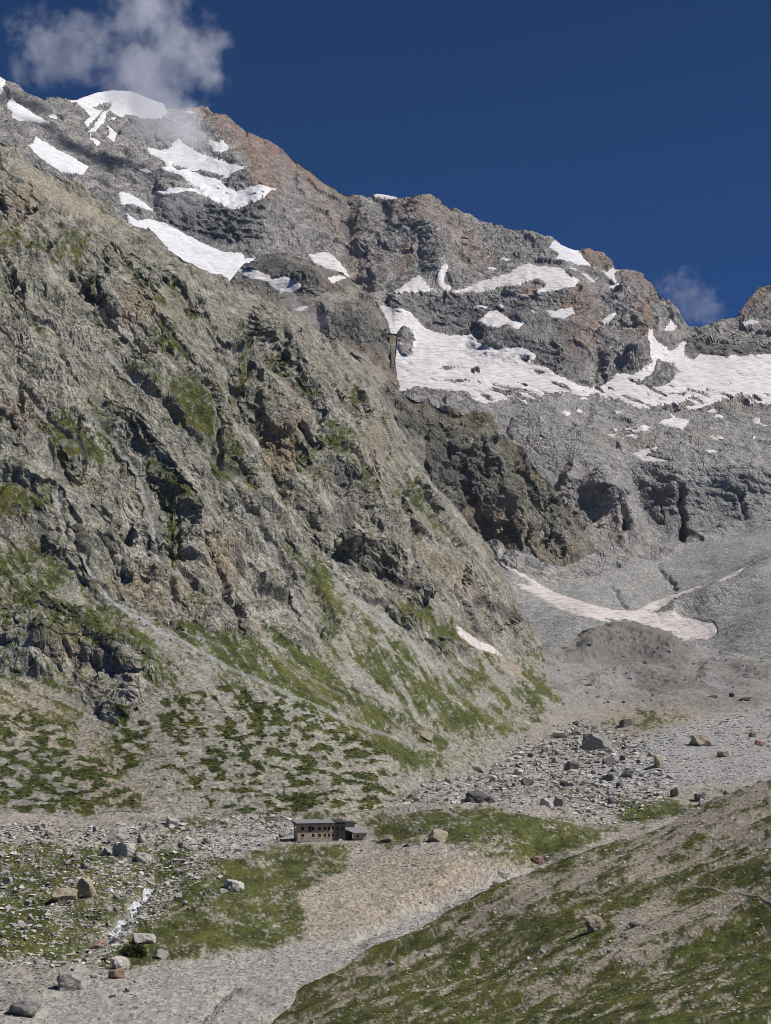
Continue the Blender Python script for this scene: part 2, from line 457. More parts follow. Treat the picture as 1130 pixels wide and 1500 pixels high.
top_spur = [(520, 600), (555, 584), (575, 579), (595, 578), (620, 583), (640, 590), (665, 598), (690, 607), (708, 618), (722, 632), (745, 648), (765, 662), (782, 680),
            (800, 702), (818, 722), (838, 742), (856, 765), (866, 790), (872, 815), (880, 840)]
spur_ctrl = [(520, 600, 1660), (595, 578, 1700), (690, 607, 1750), (765, 662, 1765), (838, 742, 1770), (872, 790, 1760), (600, 650, 1620), (680, 680, 1665), (740, 720, 1690), (800, 770, 1690),
             (650, 760, 1580), (620, 720, 1550), (560, 660, 1570), (705, 798, 1670), (724, 806, 1652), (750, 822, 1608), (770, 832, 1598), (800, 838, 1603), (825, 832, 1630), (850, 820, 1690), (880, 812, 1740), (760, 780, 1650), (730, 770, 1655)]
bot_spur = [(520, 660), (600, 740), (680, 800), (705, 798), (724, 806), (750, 822), (770, 832), (800, 838), (825, 832), (850, 820), (880, 812)]
SPUR = Land('rock_spur', 520, 880, top_spur, bot_spur, spur_ctrl, STEP, back=((5, .4), (20, 1.0), (60, 1.1), (140, 1.1), (260, 1.0)))

top_flank = [(-720, -150), (-320, 40), (-40, 175), (0, 203), (20, 213), (45, 232), (75, 252), (100, 265), (130, 280), (155, 295), (175, 322), (195, 331), (220, 343), (250, 360), (285, 377), (310, 394), (340, 409),
             (370, 427), (400, 443), (425, 455), (445, 465), (470, 482), (500, 505), (520, 525), (540, 548), (555, 572), (570, 600), (585, 632), (605, 668), (625, 695), (645, 720), (665, 740),
             (685, 762), (700, 785), (715, 805), (728, 832), (742, 858), (752, 880), (765, 905), (778, 925), (788, 938), (800, 975), (830, 1040), (860, 1080), (890, 1110)]
flank_ctrl = [(-40, 180, 960), (0, 205, 980), (100, 266, 1010), (200, 328, 1040), (300, 380, 1070), (400, 436, 1100), (470, 482, 1120), (540, 548, 1140), (585, 632, 1130), (645, 720, 1110), (700, 785, 1100), (742, 858, 1090), (788, 938, 1080),
              (0, 400, 860), (100, 450, 875), (200, 480, 890), (300, 520, 910), (400, 560, 940), (500, 620, 970), (0, 600, 790), (100, 620, 800), (200, 660, 810), (300, 700, 820), (400, 740, 840), (500, 780, 870), (600, 800, 930),
              (0, 800, 720), (100, 820, 720), (200, 850, 720), (300, 880, 725), (400, 910, 745), (500, 900, 800), (600, 920, 850), (690, 900, 960), (700, 960, 930),
              (0, 1000, 630), (120, 1000, 640), (250, 1000, 640), (400, 1010, 655), (500, 1020, 690), (620, 1020, 770), (740, 1020, 880),
              (0, 1120, 575), (150, 1120, 580), (300, 1110, 585), (450, 1100, 605), (560, 1100, 640), (650, 1090, 720), (760, 1080, 810), (850, 1085, 860),
              (0, 1240, 525), (200, 1240, 525), (400, 1200, 550), (560, 1190, 575), (700, 1150, 680), (850, 1140, 780), (-40, 700, 750), (-40, 1000, 625), (-40, 1240, 525), (-320, 50, 900), (-320, 700, 700), (-320, 1000, 600), (-320, 1250, 515), (-720, -140, 780), (-720, 700, 620), (-720, 1260, 500)]
bot_flank = [(-720, 1270), (-320, 1260), (-40, 1250), (250, 1235), (420, 1215), (560, 1200), (700, 1165), (800, 1135), (890, 1118)]
FLANK = Land('mountain_flank', -720, 890, top_flank, bot_flank, flank_ctrl, STEP)

top_valley = [(-720, 1170), (-320, 1160), (-40, 1150), (250, 1140), (450, 1120), (560, 1100), (640, 1060), (720, 1000), (770, 960), (800, 950), (830, 945), (860, 936), (885, 927), (905, 922), (930, 922), (950, 927), (965, 934),
              (1000, 945), (1060, 955), (1130, 965), (1175, 970), (1520, 975)]
valley_ctrl = [(-40, 1510, 232), (0, 1510, 232), (200, 1510, 236), (330, 1510, 243), (500, 1510, 255), (0, 1440, 272), (200, 1430, 285), (330, 1440, 286), (450, 1430, 300), (0, 1380, 318), (170, 1390, 312), (300, 1390, 316), (440, 1380, 335),
               (0, 1300, 395), (150, 1300, 390), (215, 1300, 400), (300, 1330, 360), (400, 1320, 385), (560, 1350, 372), (640, 1320, 415), (720, 1285, 460), (790, 1262, 500),
               (0, 1240, 470), (150, 1235, 480), (300, 1250, 455), (400, 1255, 450), (480, 1232, 478), (560, 1262, 440), (640, 1262, 440), (700, 1255, 452), (560, 1310, 405), (640, 1300, 418),
               (520, 1222, 500), (600, 1205, 505), (680, 1200, 510), (760, 1205, 510), (820, 1215, 520), (600, 1188, 545), (720, 1185, 550), (820, 1195, 550), (900, 1205, 560),
               (100, 1205, 530), (330, 1205, 530), (420, 1190, 560), (560, 1175, 600), (700, 1160, 640), (800, 1140, 680), (900, 1150, 640), (900, 1180, 590), (1000, 1150, 640), (1100, 1160, 620), (1175, 1150, 640),
               (850, 1090, 790), (950, 1090, 770), (1060, 1090, 770), (1175, 1090, 770), (800, 1050, 880), (900, 1040, 930), (1000, 1050, 870), (1100, 1040, 900), (1175, 1030, 920),
               (800, 1000, 1010), (900, 980, 1100), (1000, 1000, 1030), (1100, 1000, 1020), (800, 950, 1130), (900, 924, 1230), (1000, 946, 1190), (1130, 966, 1150), (1175, 970, 1150),
               (700, 1100, 760), (640, 1130, 690), (560, 1120, 680), (400, 1150, 620), (200, 1160, 600), (0, 1170, 580), (700, 1040, 900), (620, 1060, 850), (900, 1260, 480), (1050, 1210, 540), (700, 1360, 360), (600, 1430, 300), (900, 1330, 400), (1130, 1240, 500), (1175, 1500, 240), (-40, 1300, 392), (-40, 1200, 530), (-320, 1510, 228), (-320, 1300, 385), (-320, 1200, 520), (1520, 1150, 640), (1520, 975, 1130), (1520, 1240, 500), (0, 1800, 150), (-320, 1800, 148), (400, 1800, 155), (-720, 1510, 222), (-720, 1200, 500), (-720, 1800, 145)]
bot_valley = [(-720, 1800), (-320, 1800), (250, 1800), (330, 1620), (470, 1520), (560, 1420), (650, 1380), (800, 1310), (950, 1250), (1520, 1150)]
VALLEY = Land('valley_floor', -720, 1520, top_valley, bot_valley, valley_ctrl, 1.5, back=((10, .2), (40, .3), (100, .3)))

top_slope = [(60, 1790), (200, 1660), (330, 1545), (388, 1500), (430, 1455), (480, 1419), (530, 1394), (580, 1374), (630, 1352), (680, 1325), (730, 1300), (790, 1273), (840, 1252), (900, 1226), (960, 1206), (1000, 1190), (1060, 1168), (1130, 1148), (1175, 1134), (1700, 985), (3600, 440)]
slope_ctrl = [(330, 1545, 245), (388, 1500, 262), (480, 1419, 300), (580, 1374, 325), (680, 1325, 345), (790, 1273, 362), (900, 1226, 368), (1000, 1190, 360), (1130, 1148, 340), (1175, 1134, 335),
              (560, 1540, 175), (700, 1540, 150), (900, 1540, 120), (1130, 1540, 95), (1175, 1540, 90), (700, 1420, 225), (900, 1400, 190), (1130, 1380, 155), (900, 1300, 262), (1130, 1260, 222), (650, 1380, 280), (800, 1340, 260), (60, 1790, 150), (200, 1660, 192), (1700, 985, 205), (1700, 1250, 102), (1700, 1540, 62), (1130, 1900, 52), (700, 1900, 74), (300, 1900, 108), (1700, 1900, 42), (3600, 440, 67), (3600, 985, 38), (3600, 1900, 23), (3600, 2600, 17), (1130, 2600, 32), (300, 2600, 48)]
bot_slope = [(60, 1800), (100, 2600), (3600, 2600)]
SLOPE = Land('grass_slope', 60, 3600, top_slope, bot_slope, slope_ctrl, 1.4, back=((4, .35), (12, .45), (30, .5), (70, .5), (120, .5)))
LANDS = [MOUNTAIN, SHOULDER, SPUR, FLANK, VALLEY, SLOPE]
for L in LANDS:
    q = (L.P / (L.px.mean() * 22)).astype(F)
    L.uw = L.u + 6 * fbm(q, 31, 4); L.vw = L.v + 6 * fbm(q, 47, 4)

# ------------------------------------------------------------------ snow: where it lies (outlines in image pixels)
SNOW_MOUNTAIN = [
 ('summit_snow', 'domed white snow cap on the summit ridge just below the large cloud', [(100, 151), (120, 142), (140, 134), (165, 129), (192, 130), (215, 140), (240, 150), (246, 165), (235, 173), (205, 174), (192, 168), (175, 172), (160, 162), (163, 150), (150, 151), (136, 158), (133, 163), (120, 158)]),
 ('snow_patch', 'ragged snow strip leading down left of the rock triangle under the domed cap', [(118, 158), (134, 158), (152, 162), (140, 174), (128, 186), (124, 178), (132, 170)]),
 ('snow_patch', 'thin forked snow couloir between rocks under the domed cap', [(150, 165), (160, 160), (153, 178), (142, 190), (132, 197), (139, 182)]),
 ('snow_patch', 'small hook shaped snow patch below the thin forked couloir', [(156, 181), (163, 187), (172, 195), (167, 208), (156, 199), (162, 195)]),
 ('snow_patch', 'snow sliver on the skyline at the left edge of the photo', [(-40, 104), (0, 108), (8, 116), (7, 126), (2, 139), (-40, 141)]),
 ('snow_patch', 'slanting snow patch below the skyline near the left edge', [(9, 153), (18, 141), (25, 150), (40, 160), (73, 181), (50, 179), (30, 177), (17, 173), (19, 165)]),
 ('snow_patch', 'broad smooth snowfield above the pale gravel gully at upper left', [(37, 207), (45, 213), (53, 200), (66, 206), (85, 219), (110, 231), (131, 243), (122, 255), (105, 253), (90, 251), (70, 239), (50, 223)]),
 ('snow_patch', 'tiny white snow dash on dark rock below the domed cap', [(130, 202), (140, 202), (149, 209), (142, 212)]),
 ('snow_patch', 'tiny white snow fleck between the slanting patch and the domed cap', [(71, 170), (80, 166), (87, 175), (76, 174)]),
 ('snow_field', 'largest hanging snowfield, its top veiled by cloud, tapering to the right', [(214, 216), (235, 220), (250, 217), (255, 207), (263, 205), (280, 219), (305, 234), (330, 249), (345, 257), (362, 262), (335, 265), (321, 268), (330, 275), (345, 283), (375, 285), (399, 291), (385, 299), (352, 307), (335, 304), (320, 297), (300, 286), (285, 279), (262, 286), (229, 284), (234, 278), (262, 276), (284, 274), (270, 262), (250, 251), (234, 244), (246, 243), (240, 235), (221, 227)]),
 ('snow_patch', 'ragged snow scrap on brown rock right of the cloud veiled snowfield', [(305, 216), (316, 221), (326, 221), (334, 233), (322, 237), (310, 230)]),
 ('snow_patch', 'wedge of snow beside the dark rounded rock above the left flank', [(174, 280), (190, 283), (212, 296), (231, 314), (215, 311), (200, 304), (177, 304)]),
 ('snow_field', 'long snow ramp running down behind the ridge of the left flank', [(186, 313), (200, 322), (220, 321), (245, 327), (270, 341), (305, 359), (325, 367), (355, 369), (359, 378), (376, 378), (358, 389), (353, 396), (360, 420), (330, 420), (290, 395), (250, 375), (220, 356), (190, 340)]),
 ('snow_patch', 'snow triangle on the ledge behind the domed rock knob', [(452, 373), (470, 369), (482, 369), (506, 387), (518, 399), (500, 398), (475, 392), (460, 384)]),
 ('snow_patch', 'low snow stripe on the skyline left of the blunt middle summit', [(548, 287), (552, 282), (566, 283), (592, 291), (575, 293)]),
 ('snow_patch', 'pointed snow patch at the foot of the smooth grey wall', [(568, 429), (590, 418), (612, 405), (626, 420), (637, 425), (600, 427)]),
 ('snow_patch', 'small curved snow patch left of the long ragged bench snow', [(639, 413), (647, 403), (656, 402), (650, 415), (663, 424), (655, 429), (644, 422)]),
 ('snow_field', 'long ragged snowfield on the bench across the right summit wall', [(661, 426), (680, 423), (700, 413), (725, 405), (745, 401), (760, 389), (775, 385), (790, 389), (822, 392), (835, 405), (849, 410), (845, 419), (805, 427), (784, 430), (800, 415), (790, 408), (770, 412), (760, 419), (735, 419), (705, 428), (690, 426), (672, 430)]),
 ('snow_patch', 'striped snow slope on the skyline right of the flat topped crest', [(804, 362), (812, 355), (822, 357), (845, 367), (865, 390), (850, 387), (835, 384), (814, 380), (819, 372)]),
 ('snow_patch', 'snow apron on a shelf above the left glacier', [(694, 471), (715, 457), (727, 452), (745, 467), (767, 475), (761, 484), (735, 479), (710, 475)]),
 ('snow_patch', 'broken snow scrap beside the brown pillar below the bench snow', [(798, 454), (815, 455), (838, 450), (842, 460), (825, 468), (808, 465)]),
 ('snow_patch', 'tiny snow fleck just under the long ragged bench snow', [(762, 431), (775, 429), (778, 435), (768, 439)]),
 ('snow_patch', 'thin slanting snow streak below the striped skyline snow', [(851, 399), (860, 402), (875, 415), (865, 413)]),
 ('snow_patch', 'short snow streak under the square brown crest', [(880, 396), (890, 400), (897, 396), (909, 398), (900, 405), (904, 420), (893, 410)]),
 ('snow_patch', 'small double snow scrap on the brown buttress', [(879, 469), (890, 464), (904, 458), (895, 470), (885, 476)]),
 ('snow_patch', 'small triangular snow patch beside the col near the small cloud', [(973, 484), (983, 467), (993, 480), (985, 485)]),
 ('snow_patch', 'flat snow stripe below the rocky peak at the right edge', [(1086, 471), (1098, 468), (1113, 469), (1108, 474), (1090, 475)]),
 ('snow_patch', 'short snow dash on the grey slabs below the right glacier', [(927, 631), (940, 624), (956, 625), (942, 633)]),
 ('snow_patch', 'spiky snow remnant just under the right glacier', [(962, 618), (985, 611), (1012, 615), (1000, 629), (985, 625)]),
 ('snow_patch', 'arrow shaped snow patch on the grey slabs', [(927, 665), (945, 658), (966, 655), (960, 663), (945, 668), (965, 672), (982, 676), (960, 679), (940, 676)]),
 ('snow_patch', 'narrow snow dash right of the arrow shaped patch', [(1030, 662), (1045, 658), (1053, 665), (1040, 666)]),
 ('snow_patch', 'small square snow scrap near the right edge of the slabs', [(1101, 616), (1112, 612), (1115, 620), (1106, 623)]),
 ('glacier', 'left glacier, streaked and broken by rock specks, below the dark cliff band', [(556, 447), (575, 452), (600, 456), (610, 467), (625, 481), (640, 486), (660, 490), (690, 489), (698, 500), (718, 513), (745, 511), (768, 509), (787, 520), (775, 533), (800, 537), (812, 545), (850, 565), (880, 576), (862, 581), (830, 578), (800, 576), (790, 586), (755, 581), (715, 591), (695, 588), (680, 576), (640, 571), (610, 566), (590, 576), (580, 580), (560, 540), (555, 510)]),
 ('glacier', 'right glacier, broad and pinkish, spreading below the col to the edge', [(864, 573), (890, 558), (905, 547), (925, 552), (950, 542), (955, 535), (940, 520), (937, 503), (960, 509), (985, 515), (1000, 499), (1006, 502), (1001, 517), (1015, 527), (1025, 519), (1060, 523), (1100, 520), (1600, 518), (1600, 585), (1126, 590), (1100, 588), (1085, 575), (1070, 582), (1050, 590), (1020, 602), (1000, 598), (985, 588), (950, 598), (930, 595), (905, 585), (885, 582)]),
 ('snow_field', 'pinkish old snow tongue curving along the foot of the brown cliff', [(728, 819), (745, 831), (770, 842), (800, 861), (830, 874), (870, 887), (900, 894), (940, 896), (975, 904), (1010, 908), (1047, 915), (1052, 930), (1035, 938), (1000, 937), (975, 931), (930, 925), (900, 914), (860, 906), (820, 894), (790, 876), (760, 861), (750, 855), (765, 855), (780, 858), (765, 846), (740, 833)]),
 ('snow_patch', 'narrow dirty snow arm in the gully above the old snow tongue', [(930, 897), (950, 884), (975, 877), (1000, 868), (1036, 857), (1006, 881), (975, 892), (955, 899)]),
 ('snow_patch', 'thin dirty snow strip in the gully beside the dark moraine', [(1042, 861), (1075, 844), (1108, 831), (1084, 855), (1058, 867)]),
]
_fr = random.Random(3)
for _n, (_a, _b, _c, _d), _lab in ((16, (890, 602, 1120, 645), 'small leftover snow fleck on the slabs below the right glacier'), (8, (600, 560, 860, 606), 'small leftover snow fleck under the edge of the left glacier'), (12, (640, 320, 960, 480), 'tiny snow fleck caught on a ledge of the right summit wall'), (7, (20, 140, 300, 260), 'tiny snow fleck on the rocks left of the cloud veiled snowfield')):
    for _k in range(_n):
        _x, _y, _w, _hh = _fr.uniform(_a, _c), _fr.uniform(_b, _d), _fr.uniform(4, 11), _fr.uniform(2, 4)
        _t = _fr.uniform(-.3, .5)
        SNOW_MOUNTAIN.append(('snow_patch', _lab, [(_x - _w, _y + _t * -_w), (_x - _w * .2, _y - _hh), (_x + _w, _y + _t * _w), (_x + _w * .3, _y + _hh)]))
SNOW_HOLES = [[(926, 562), (945, 558), (957, 548), (960, 534), (985, 531), (995, 545), (980, 560), (965, 569), (940, 567)], [(880, 907), (920, 909), (948, 922), (915, 918)],
              [(250, 240), (275, 246), (262, 250)], [(278, 250), (300, 253), (330, 263), (322, 266), (300, 260)], [(640, 538), (655, 534), (672, 537), (655, 541)], [(690, 541), (702, 538), (704, 548), (692, 548)],
              [(715, 560), (745, 566), (775, 572), (790, 578), (760, 574), (735, 568)], [(718, 567), (745, 572), (768, 578), (745, 579), (725, 574)], [(645, 556), (670, 556), (690, 560), (672, 562)], [(978, 576), (1008, 573), (1000, 578)], [(1000, 582), (1025, 580), (1015, 586)],
              [(762, 525), (775, 522), (772, 531)], [(780, 542), (800, 545), (790, 549)], [(590, 481), (600, 484), (609, 500), (606, 517), (598, 521), (588, 516), (584, 495)]]
SNOW_SHOULDER = [('snow_patch', 'hazy snow tail at the foot of the domed rock knob', [(345, 394), (380, 397), (395, 404), (398, 410), (420, 406), (443, 417), (436, 428), (410, 429), (392, 413), (365, 409)]),
                 ('snow_patch', 'snow ledge on rubble right of the domed rock knob', [(479, 406), (497, 404), (513, 405), (495, 412), (486, 416)]),
                 ('snow_patch', 'small snow dash on the hazy rubble between the two knobs', [(430, 453), (445, 448), (455, 449), (442, 456)])]
SNOW_FLANK = [('snow_patch', 'dirty snow wedge in the gravel gully at the end of the left flank', [(670, 916), (680, 924), (700, 937), (722, 947), (738, 963), (710, 953), (690, 946), (671, 929)])]
for L, S in ((MOUNTAIN, SNOW_MOUNTAIN), (SHOULDER, SNOW_SHOULDER), (FLANK, SNOW_FLANK)):
    q = (L.P / (L.px.mean() * 9)).astype(F)
    n1, n2 = fbm(q, 61, 3), fbm(q, 67, 3)
    n3 = fbm(q * F(3.1), 69, 2)
    us, vs = L.u + 2.6 * n1 + 1.0 * n3, L.v + 2.0 * n2 + .9 * n3
    wear = fbm(np.stack([(L.u * .8 + L.v * .6) / 16, (L.v * .8 - L.u * .6) / 5, L.u * 0], -1).astype(F), 73, 3)
    hole = np.full(len(us), -99.0)
    if L is MOUNTAIN:
        for h in SNOW_HOLES: hole = np.maximum(hole, inside(us, vs, h))
        qs = np.stack([(L.u * .92 + L.v * .39) / 30, (L.v * .92 - L.u * .39) / 6, L.u * 0], -1).astype(F)
        crev = fbm(qs, 71, 3)
    L.snow_sd = []
    L.snow = np.zeros(len(us))
    for nm, lab, poly in S:
        d = inside(us, vs, poly)
        d = np.minimum(np.minimum(d, -hole), (.62 - wear) * 8 + .35 * np.clip(d, 0, 14))
        if nm == 'glacier':
            low = sstep(545, 590, L.v)
            d = np.minimum(d, (0.62 - low * .45 - crev) * 9)
        L.snow_sd.append(d)
        L.snow = np.maximum(L.snow, sstep(-3, 1.5, d))
for L in (SPUR, VALLEY, SLOPE): L.snow = np.zeros(len(L.u))

# ------------------------------------------------------------------ what covers the land
def blank(L, v=0.0): return np.full(len(L.u), float(v))
def frame(L, stretch):
    n = L.N[:L.nfront].mean(0); n /= np.linalg.norm(n)
    f = np.array([0, 0, -1.0]) + n[2] * n; f /= np.linalg.norm(f)
    s = np.cross(n, f)
    return np.stack([L.P @ s, L.P @ f / stretch, L.P @ n], -1)
def saw(x):
    """Rising ramp with a sharp drop: parallel rock slabs."""
    f = x - np.floor(x)
    return np.where(f < .74, f / .74, (1 - f) / .26) - .5
def relief(L, R, stretch=2.2, amp=(1, 1, 1, 1, 1), joints=1.0, dirs=((1, .25), (.45, 1), (1, -.6))):
    k = float(L.px[:L.nfront].mean())
    N0 = L.N.copy(); q0 = frame(L, 1.0)
    st = np.array([1, 1 / stretch, 1.0])
    wx, wy = fbm((q0 / (80 * k)).astype(F), 3, 3), fbm((q0 / (80 * k)).astype(F), 5, 3)
    q = q0 * st + 22 * k * np.stack([wx, wy, 0 * wx], -1)
    h = (ridged((q / (190 * k)).astype(F), 11, 2) - .42) * 38 * k * amp[0] + (ridged((q / (62 * k)).astype(F), 17, 2, .5) - .42) * 10 * k * amp[1]
    # joint sets: slabs stepping along fixed directions, each strong in its own districts
    for n, ((dx, dy), lam, a) in enumerate(zip(dirs, (30, 21, 12), (3.6, 2.4, 0.0))):
        if a == 0: continue
        al = math.atan2(dy, dx) + 1.5 * facet((q0 / (95 * k)).astype(F), 147 + n, 0, .5, .01)
        ph = (q0[:, 0] * np.cos(al) + q0[:, 1] * np.sin(al)) / (lam * k) + .9 * fbm((q0 / (38 * k)).astype(F), 141 + n, 3)
        mod = sstep(-.15, .45, fbm((q0 / (110 * k)).astype(F), 151 + n, 2))
        h += saw(ph) * a * k * mod * joints
    q = q0 * np.array([1, 1 / (1.9 if stretch > 1.9 else 1.5), 1.0]) + 6 * k * np.stack([wy, wx, 0 * wx], -1)
    rough = .12 + 1.0 * sstep(-.25, .4, fbm((q0 / (60 * k)).astype(F), 161, 3))          # smooth slabs here, broken rock there
    h += facet((q / (58 * k)).astype(F), 23, 1.0, .05, .06) * 17 * k * amp[2] + facet((q / (15 * k)).astype(F), 29, 1.0, .09, .07) * 5.2 * k * amp[3] * rough
    h += facet((q / (5.5 * k)).astype(F), 37, 1.0, .14, .1) * 2.2 * k * amp[4] * (.3 + .7 * rough) + fbm((q / (4 * k)).astype(F), 41, 2) * .35 * k * amp[4]
    L.P += (h * R)[:, None] * N0
    L.renormal()
def patchy(L, p, s, big=45, small=9, stretch=(1, 1)):
    """Chance of cover p (0..1) -> cover with ragged edges."""
    a, b = L.u / stretch[0], L.v / stretch[1]
    z = np.zeros(len(a))
    n = .6 * fbm(np.stack([a / big, b / big, z], -1).astype(F), s, 3) + .5 * fbm(np.stack([a / small, b / small, z + 3], -1).astype(F), s + 9, 3)
    f = fbm(np.stack([a / 3.2, b / 2.6, z + 7], -1).astype(F), s + 19, 2)
    return sstep(-.14, .14, p - .5 + (.6 * n + .34 * f) * (p > .02))

def grain(L, across, along, seed, turn=0.0, octaves=3):
    """Noise drawn out along the fall of the slope (turned by an angle)."""
    k = float(L.px[:L.nfront].mean()); q = frame(L, 1.0); c, s_ = math.cos(turn), math.sin(turn)
    a = q[:, 0] * c + q[:, 1] * s_; b = q[:, 1] * c - q[:, 0] * s_
    w = fbm((q / (60 * k)).astype(F), seed + 3, 2) * 14 * k
    return fbm(np.stack([(a + w) / (across * k), b / (along * k), q[:, 2] / (60 * k)], -1).astype(F), seed, octaves)
# --- the left flank
L = FLANK; u, v = L.uw, L.vw
R = blank(L, 1)
TALUS = [(-800, 985), (0, 985), (60, 990), (110, 992), (125, 1030), (150, 1055), (172, 1066), (194, 1048), (200, 1005), (235, 990), (215, 955), (190, 925), (165, 893), (120, 852), (80, 822), (97, 820), (170, 875), (225, 905), (265, 925),
         (330, 932), (395, 938), (440, 952), (470, 946), (500, 925), (485, 890), (460, 850), (440, 800), (452, 792), (480, 830), (520, 870), (560, 890), (600, 930), (640, 962), (692, 988), (702, 962), (690, 945), (665, 920),
         (640, 880), (652, 880), (700, 930), (745, 962), (792, 955), (830, 1010), (930, 1120), (930, 1290), (-800, 1290)]
paint(R, u, v, TALUS, 0, 7)
paint(R, u, v, [(-800, 780), (40, 785), (100, 825), (160, 885), (200, 920), (150, 900), (60, 870), (-800, 870)], .45, 12)
paint(R, u, v, [(20, 230), (45, 240), (110, 285), (170, 320), (200, 345), (150, 330), (90, 300), (50, 275), (20, 250)], .12, 8)
GULLIES = [([(130, 600), (170, 640), (205, 682), (222, 740), (238, 810), (252, 860), (262, 905)], 5, 4), ([(160, 515), (210, 560), (265, 620), (310, 665), (350, 700)], 6, 4), ([(290, 535), (310, 580), (332, 625)], 5, 3.5),
           ([(335, 705), (380, 765), (430, 850), (462, 915)], 5, 4), ([(70, 640), (85, 700), (95, 760), (140, 840), (170, 880)], 4, 3.5), ([(20, 540), (60, 600), (110, 650)], 4, 3), ([(545, 700), (600, 770), (640, 800)], 5, 4), ([(600, 690), (650, 770), (690, 830)], 5, 4)]
pale = blank(L)
for pts, w, d in GULLIES:
    stroke(R, u, v, pts, w * 1.3, .25); stroke(pale, u, v, pts, w * .9, .5)
stroke(pale, L.u, L.v, [(150, 868), (190, 900), (240, 928), (300, 958), (360, 988), (430, 1022), (500, 1052), (600, 1088)], 4.5, .8)
stroke(pale, L.u, L.v, [(240, 928), (300, 970), (370, 1000), (450, 1045), (540, 1080)], 3, .45); stroke(pale, L.u, L.v, [(180, 880), (260, 920), (330, 950)], 3, .4)
stroke(pale, L.u, L.v, [(560, 900), (620, 960), (700, 1030), (760, 1070)], 4, .5); stroke(pale, L.u, L.v, [(430, 900), (470, 950), (540, 1000), (620, 1050)], 3.5, .45); stroke(pale, L.u, L.v, [(380, 935), (430, 980), (500, 1020)], 3, .5)
stroke(pale, u, v, [(345, 905), (400, 950), (440, 1000), (520, 1050)], 4, .4)
stroke(pale, u, v, [(490, 850), (540, 895), (600, 950), (680, 1020), (740, 1060)], 5, .4)
stroke(pale, u, v, [(-20, 1130), (40, 1160), (110, 1200)], 9, .5)
for pts, w, d in GULLIES: L.gully(pts, w, d)
L.gully([(300, 792), (312, 825), (330, 858), (346, 885), (362, 912)], 4.5, 16)
L.gully([(322, 868), (338, 900), (352, 925)], 4, 9)
L.gully([(243, 578), (255, 594), (268, 612)], 4.5, 10)
L.gully([(455, 540), (470, 568), (486, 590)], 4, 8)
L.gully([(405, 700), (415, 735), (432, 750)], 5, 8)
L.gully([(150, 590), (200, 625), (250, 690), (290, 760), (300, 800)], 16, -8)
L.gully([(380, 470), (440, 560), (500, 660), (560, 770), (590, 830)], 26, -16)
L.gully([(330, 520), (390, 620), (430, 720), (500, 820)], 15, 9)
L.gully([(100, 380), (170, 470), (230, 520)], 22, 8)
_cr = random.Random(21); CRACKS = []
for _k in range(64):                                                       # joints and chimneys that follow the fall of the wall
    _x = _cr.uniform(-20, 640); _y = np.interp(_x, *zip(*top_flank)) + _cr.uniform(25, 560); _a = math.radians(_cr.choice((52, 58, 64, 80, 46)) + _cr.uniform(-7, 7)); _l = _cr.uniform(28, 120)
    if _y + _l > np.interp(_x, [-20, 200, 400, 520, 640], [960, 880, 900, 850, 860]): continue
    _p = [(_x, _y)]
    for _j in range(3): _x += math.cos(_a) * _l / 3 + _cr.uniform(-4, 4); _y += math.sin(_a) * _l / 3; _p.append((_x, _y))
    CRACKS.append((_p, _cr.random())); L.gully(_p, _cr.uniform(1.8, 3.6), _cr.uniform(2.0, 6.5))
L.ledge([(136, 420), (160, 400), (185, 388), (215, 386), (245, 412)], 40, 75, 34)
L.ledge([(500, 800), (530, 790), (575, 812), (610, 840), (640, 870)], 26, 42, 22)
L.ledge([(-30, 905), (40, 915), (80, 925), (120, 910), (165, 935), (235, 960)], 26, 48, 14)
L.ledge([(110, 985), (135, 1000), (165, 1015), (200, 1030)], 18, 40, 5)
L.ledge([(570, 880), (600, 900), (640, 925), (692, 948)], 14, 22, 10)
L.ledge([(680, 830), (720, 838), (760, 868), (780, 905)], 30, 70, 26)
L.ledge([(-30, 680), (10, 676), (45, 688), (75, 705)], 20, 30, 12)
L.ledge([(190, 770), (215, 772), (245, 790)], 18, 34, 10)
L.ledge([(180, 835), (215, 825), (250, 838)], 16, 24, 10)
L.ledge([(60, 790), (110, 800), (150, 850)], 14, 24, 7)
L.ledge([(365, 470), (390, 462), (420, 478), (450, 510)], 20, 40, 13)
L.ledge([(430, 490), (455, 485), (480, 505)], 16, 30, 12)
L.ledge([(485, 585), (520, 575), (550, 600)], 20, 55, 14)
L.ledge([(610, 700), (640, 735), (690, 790)], 14, 26, 8)
L.ledge([(0, 290), (30, 285), (55, 305)], 16, 40, 14)
gr = blank(L, .2)
paint(gr, u, v, TALUS, .3, 10)
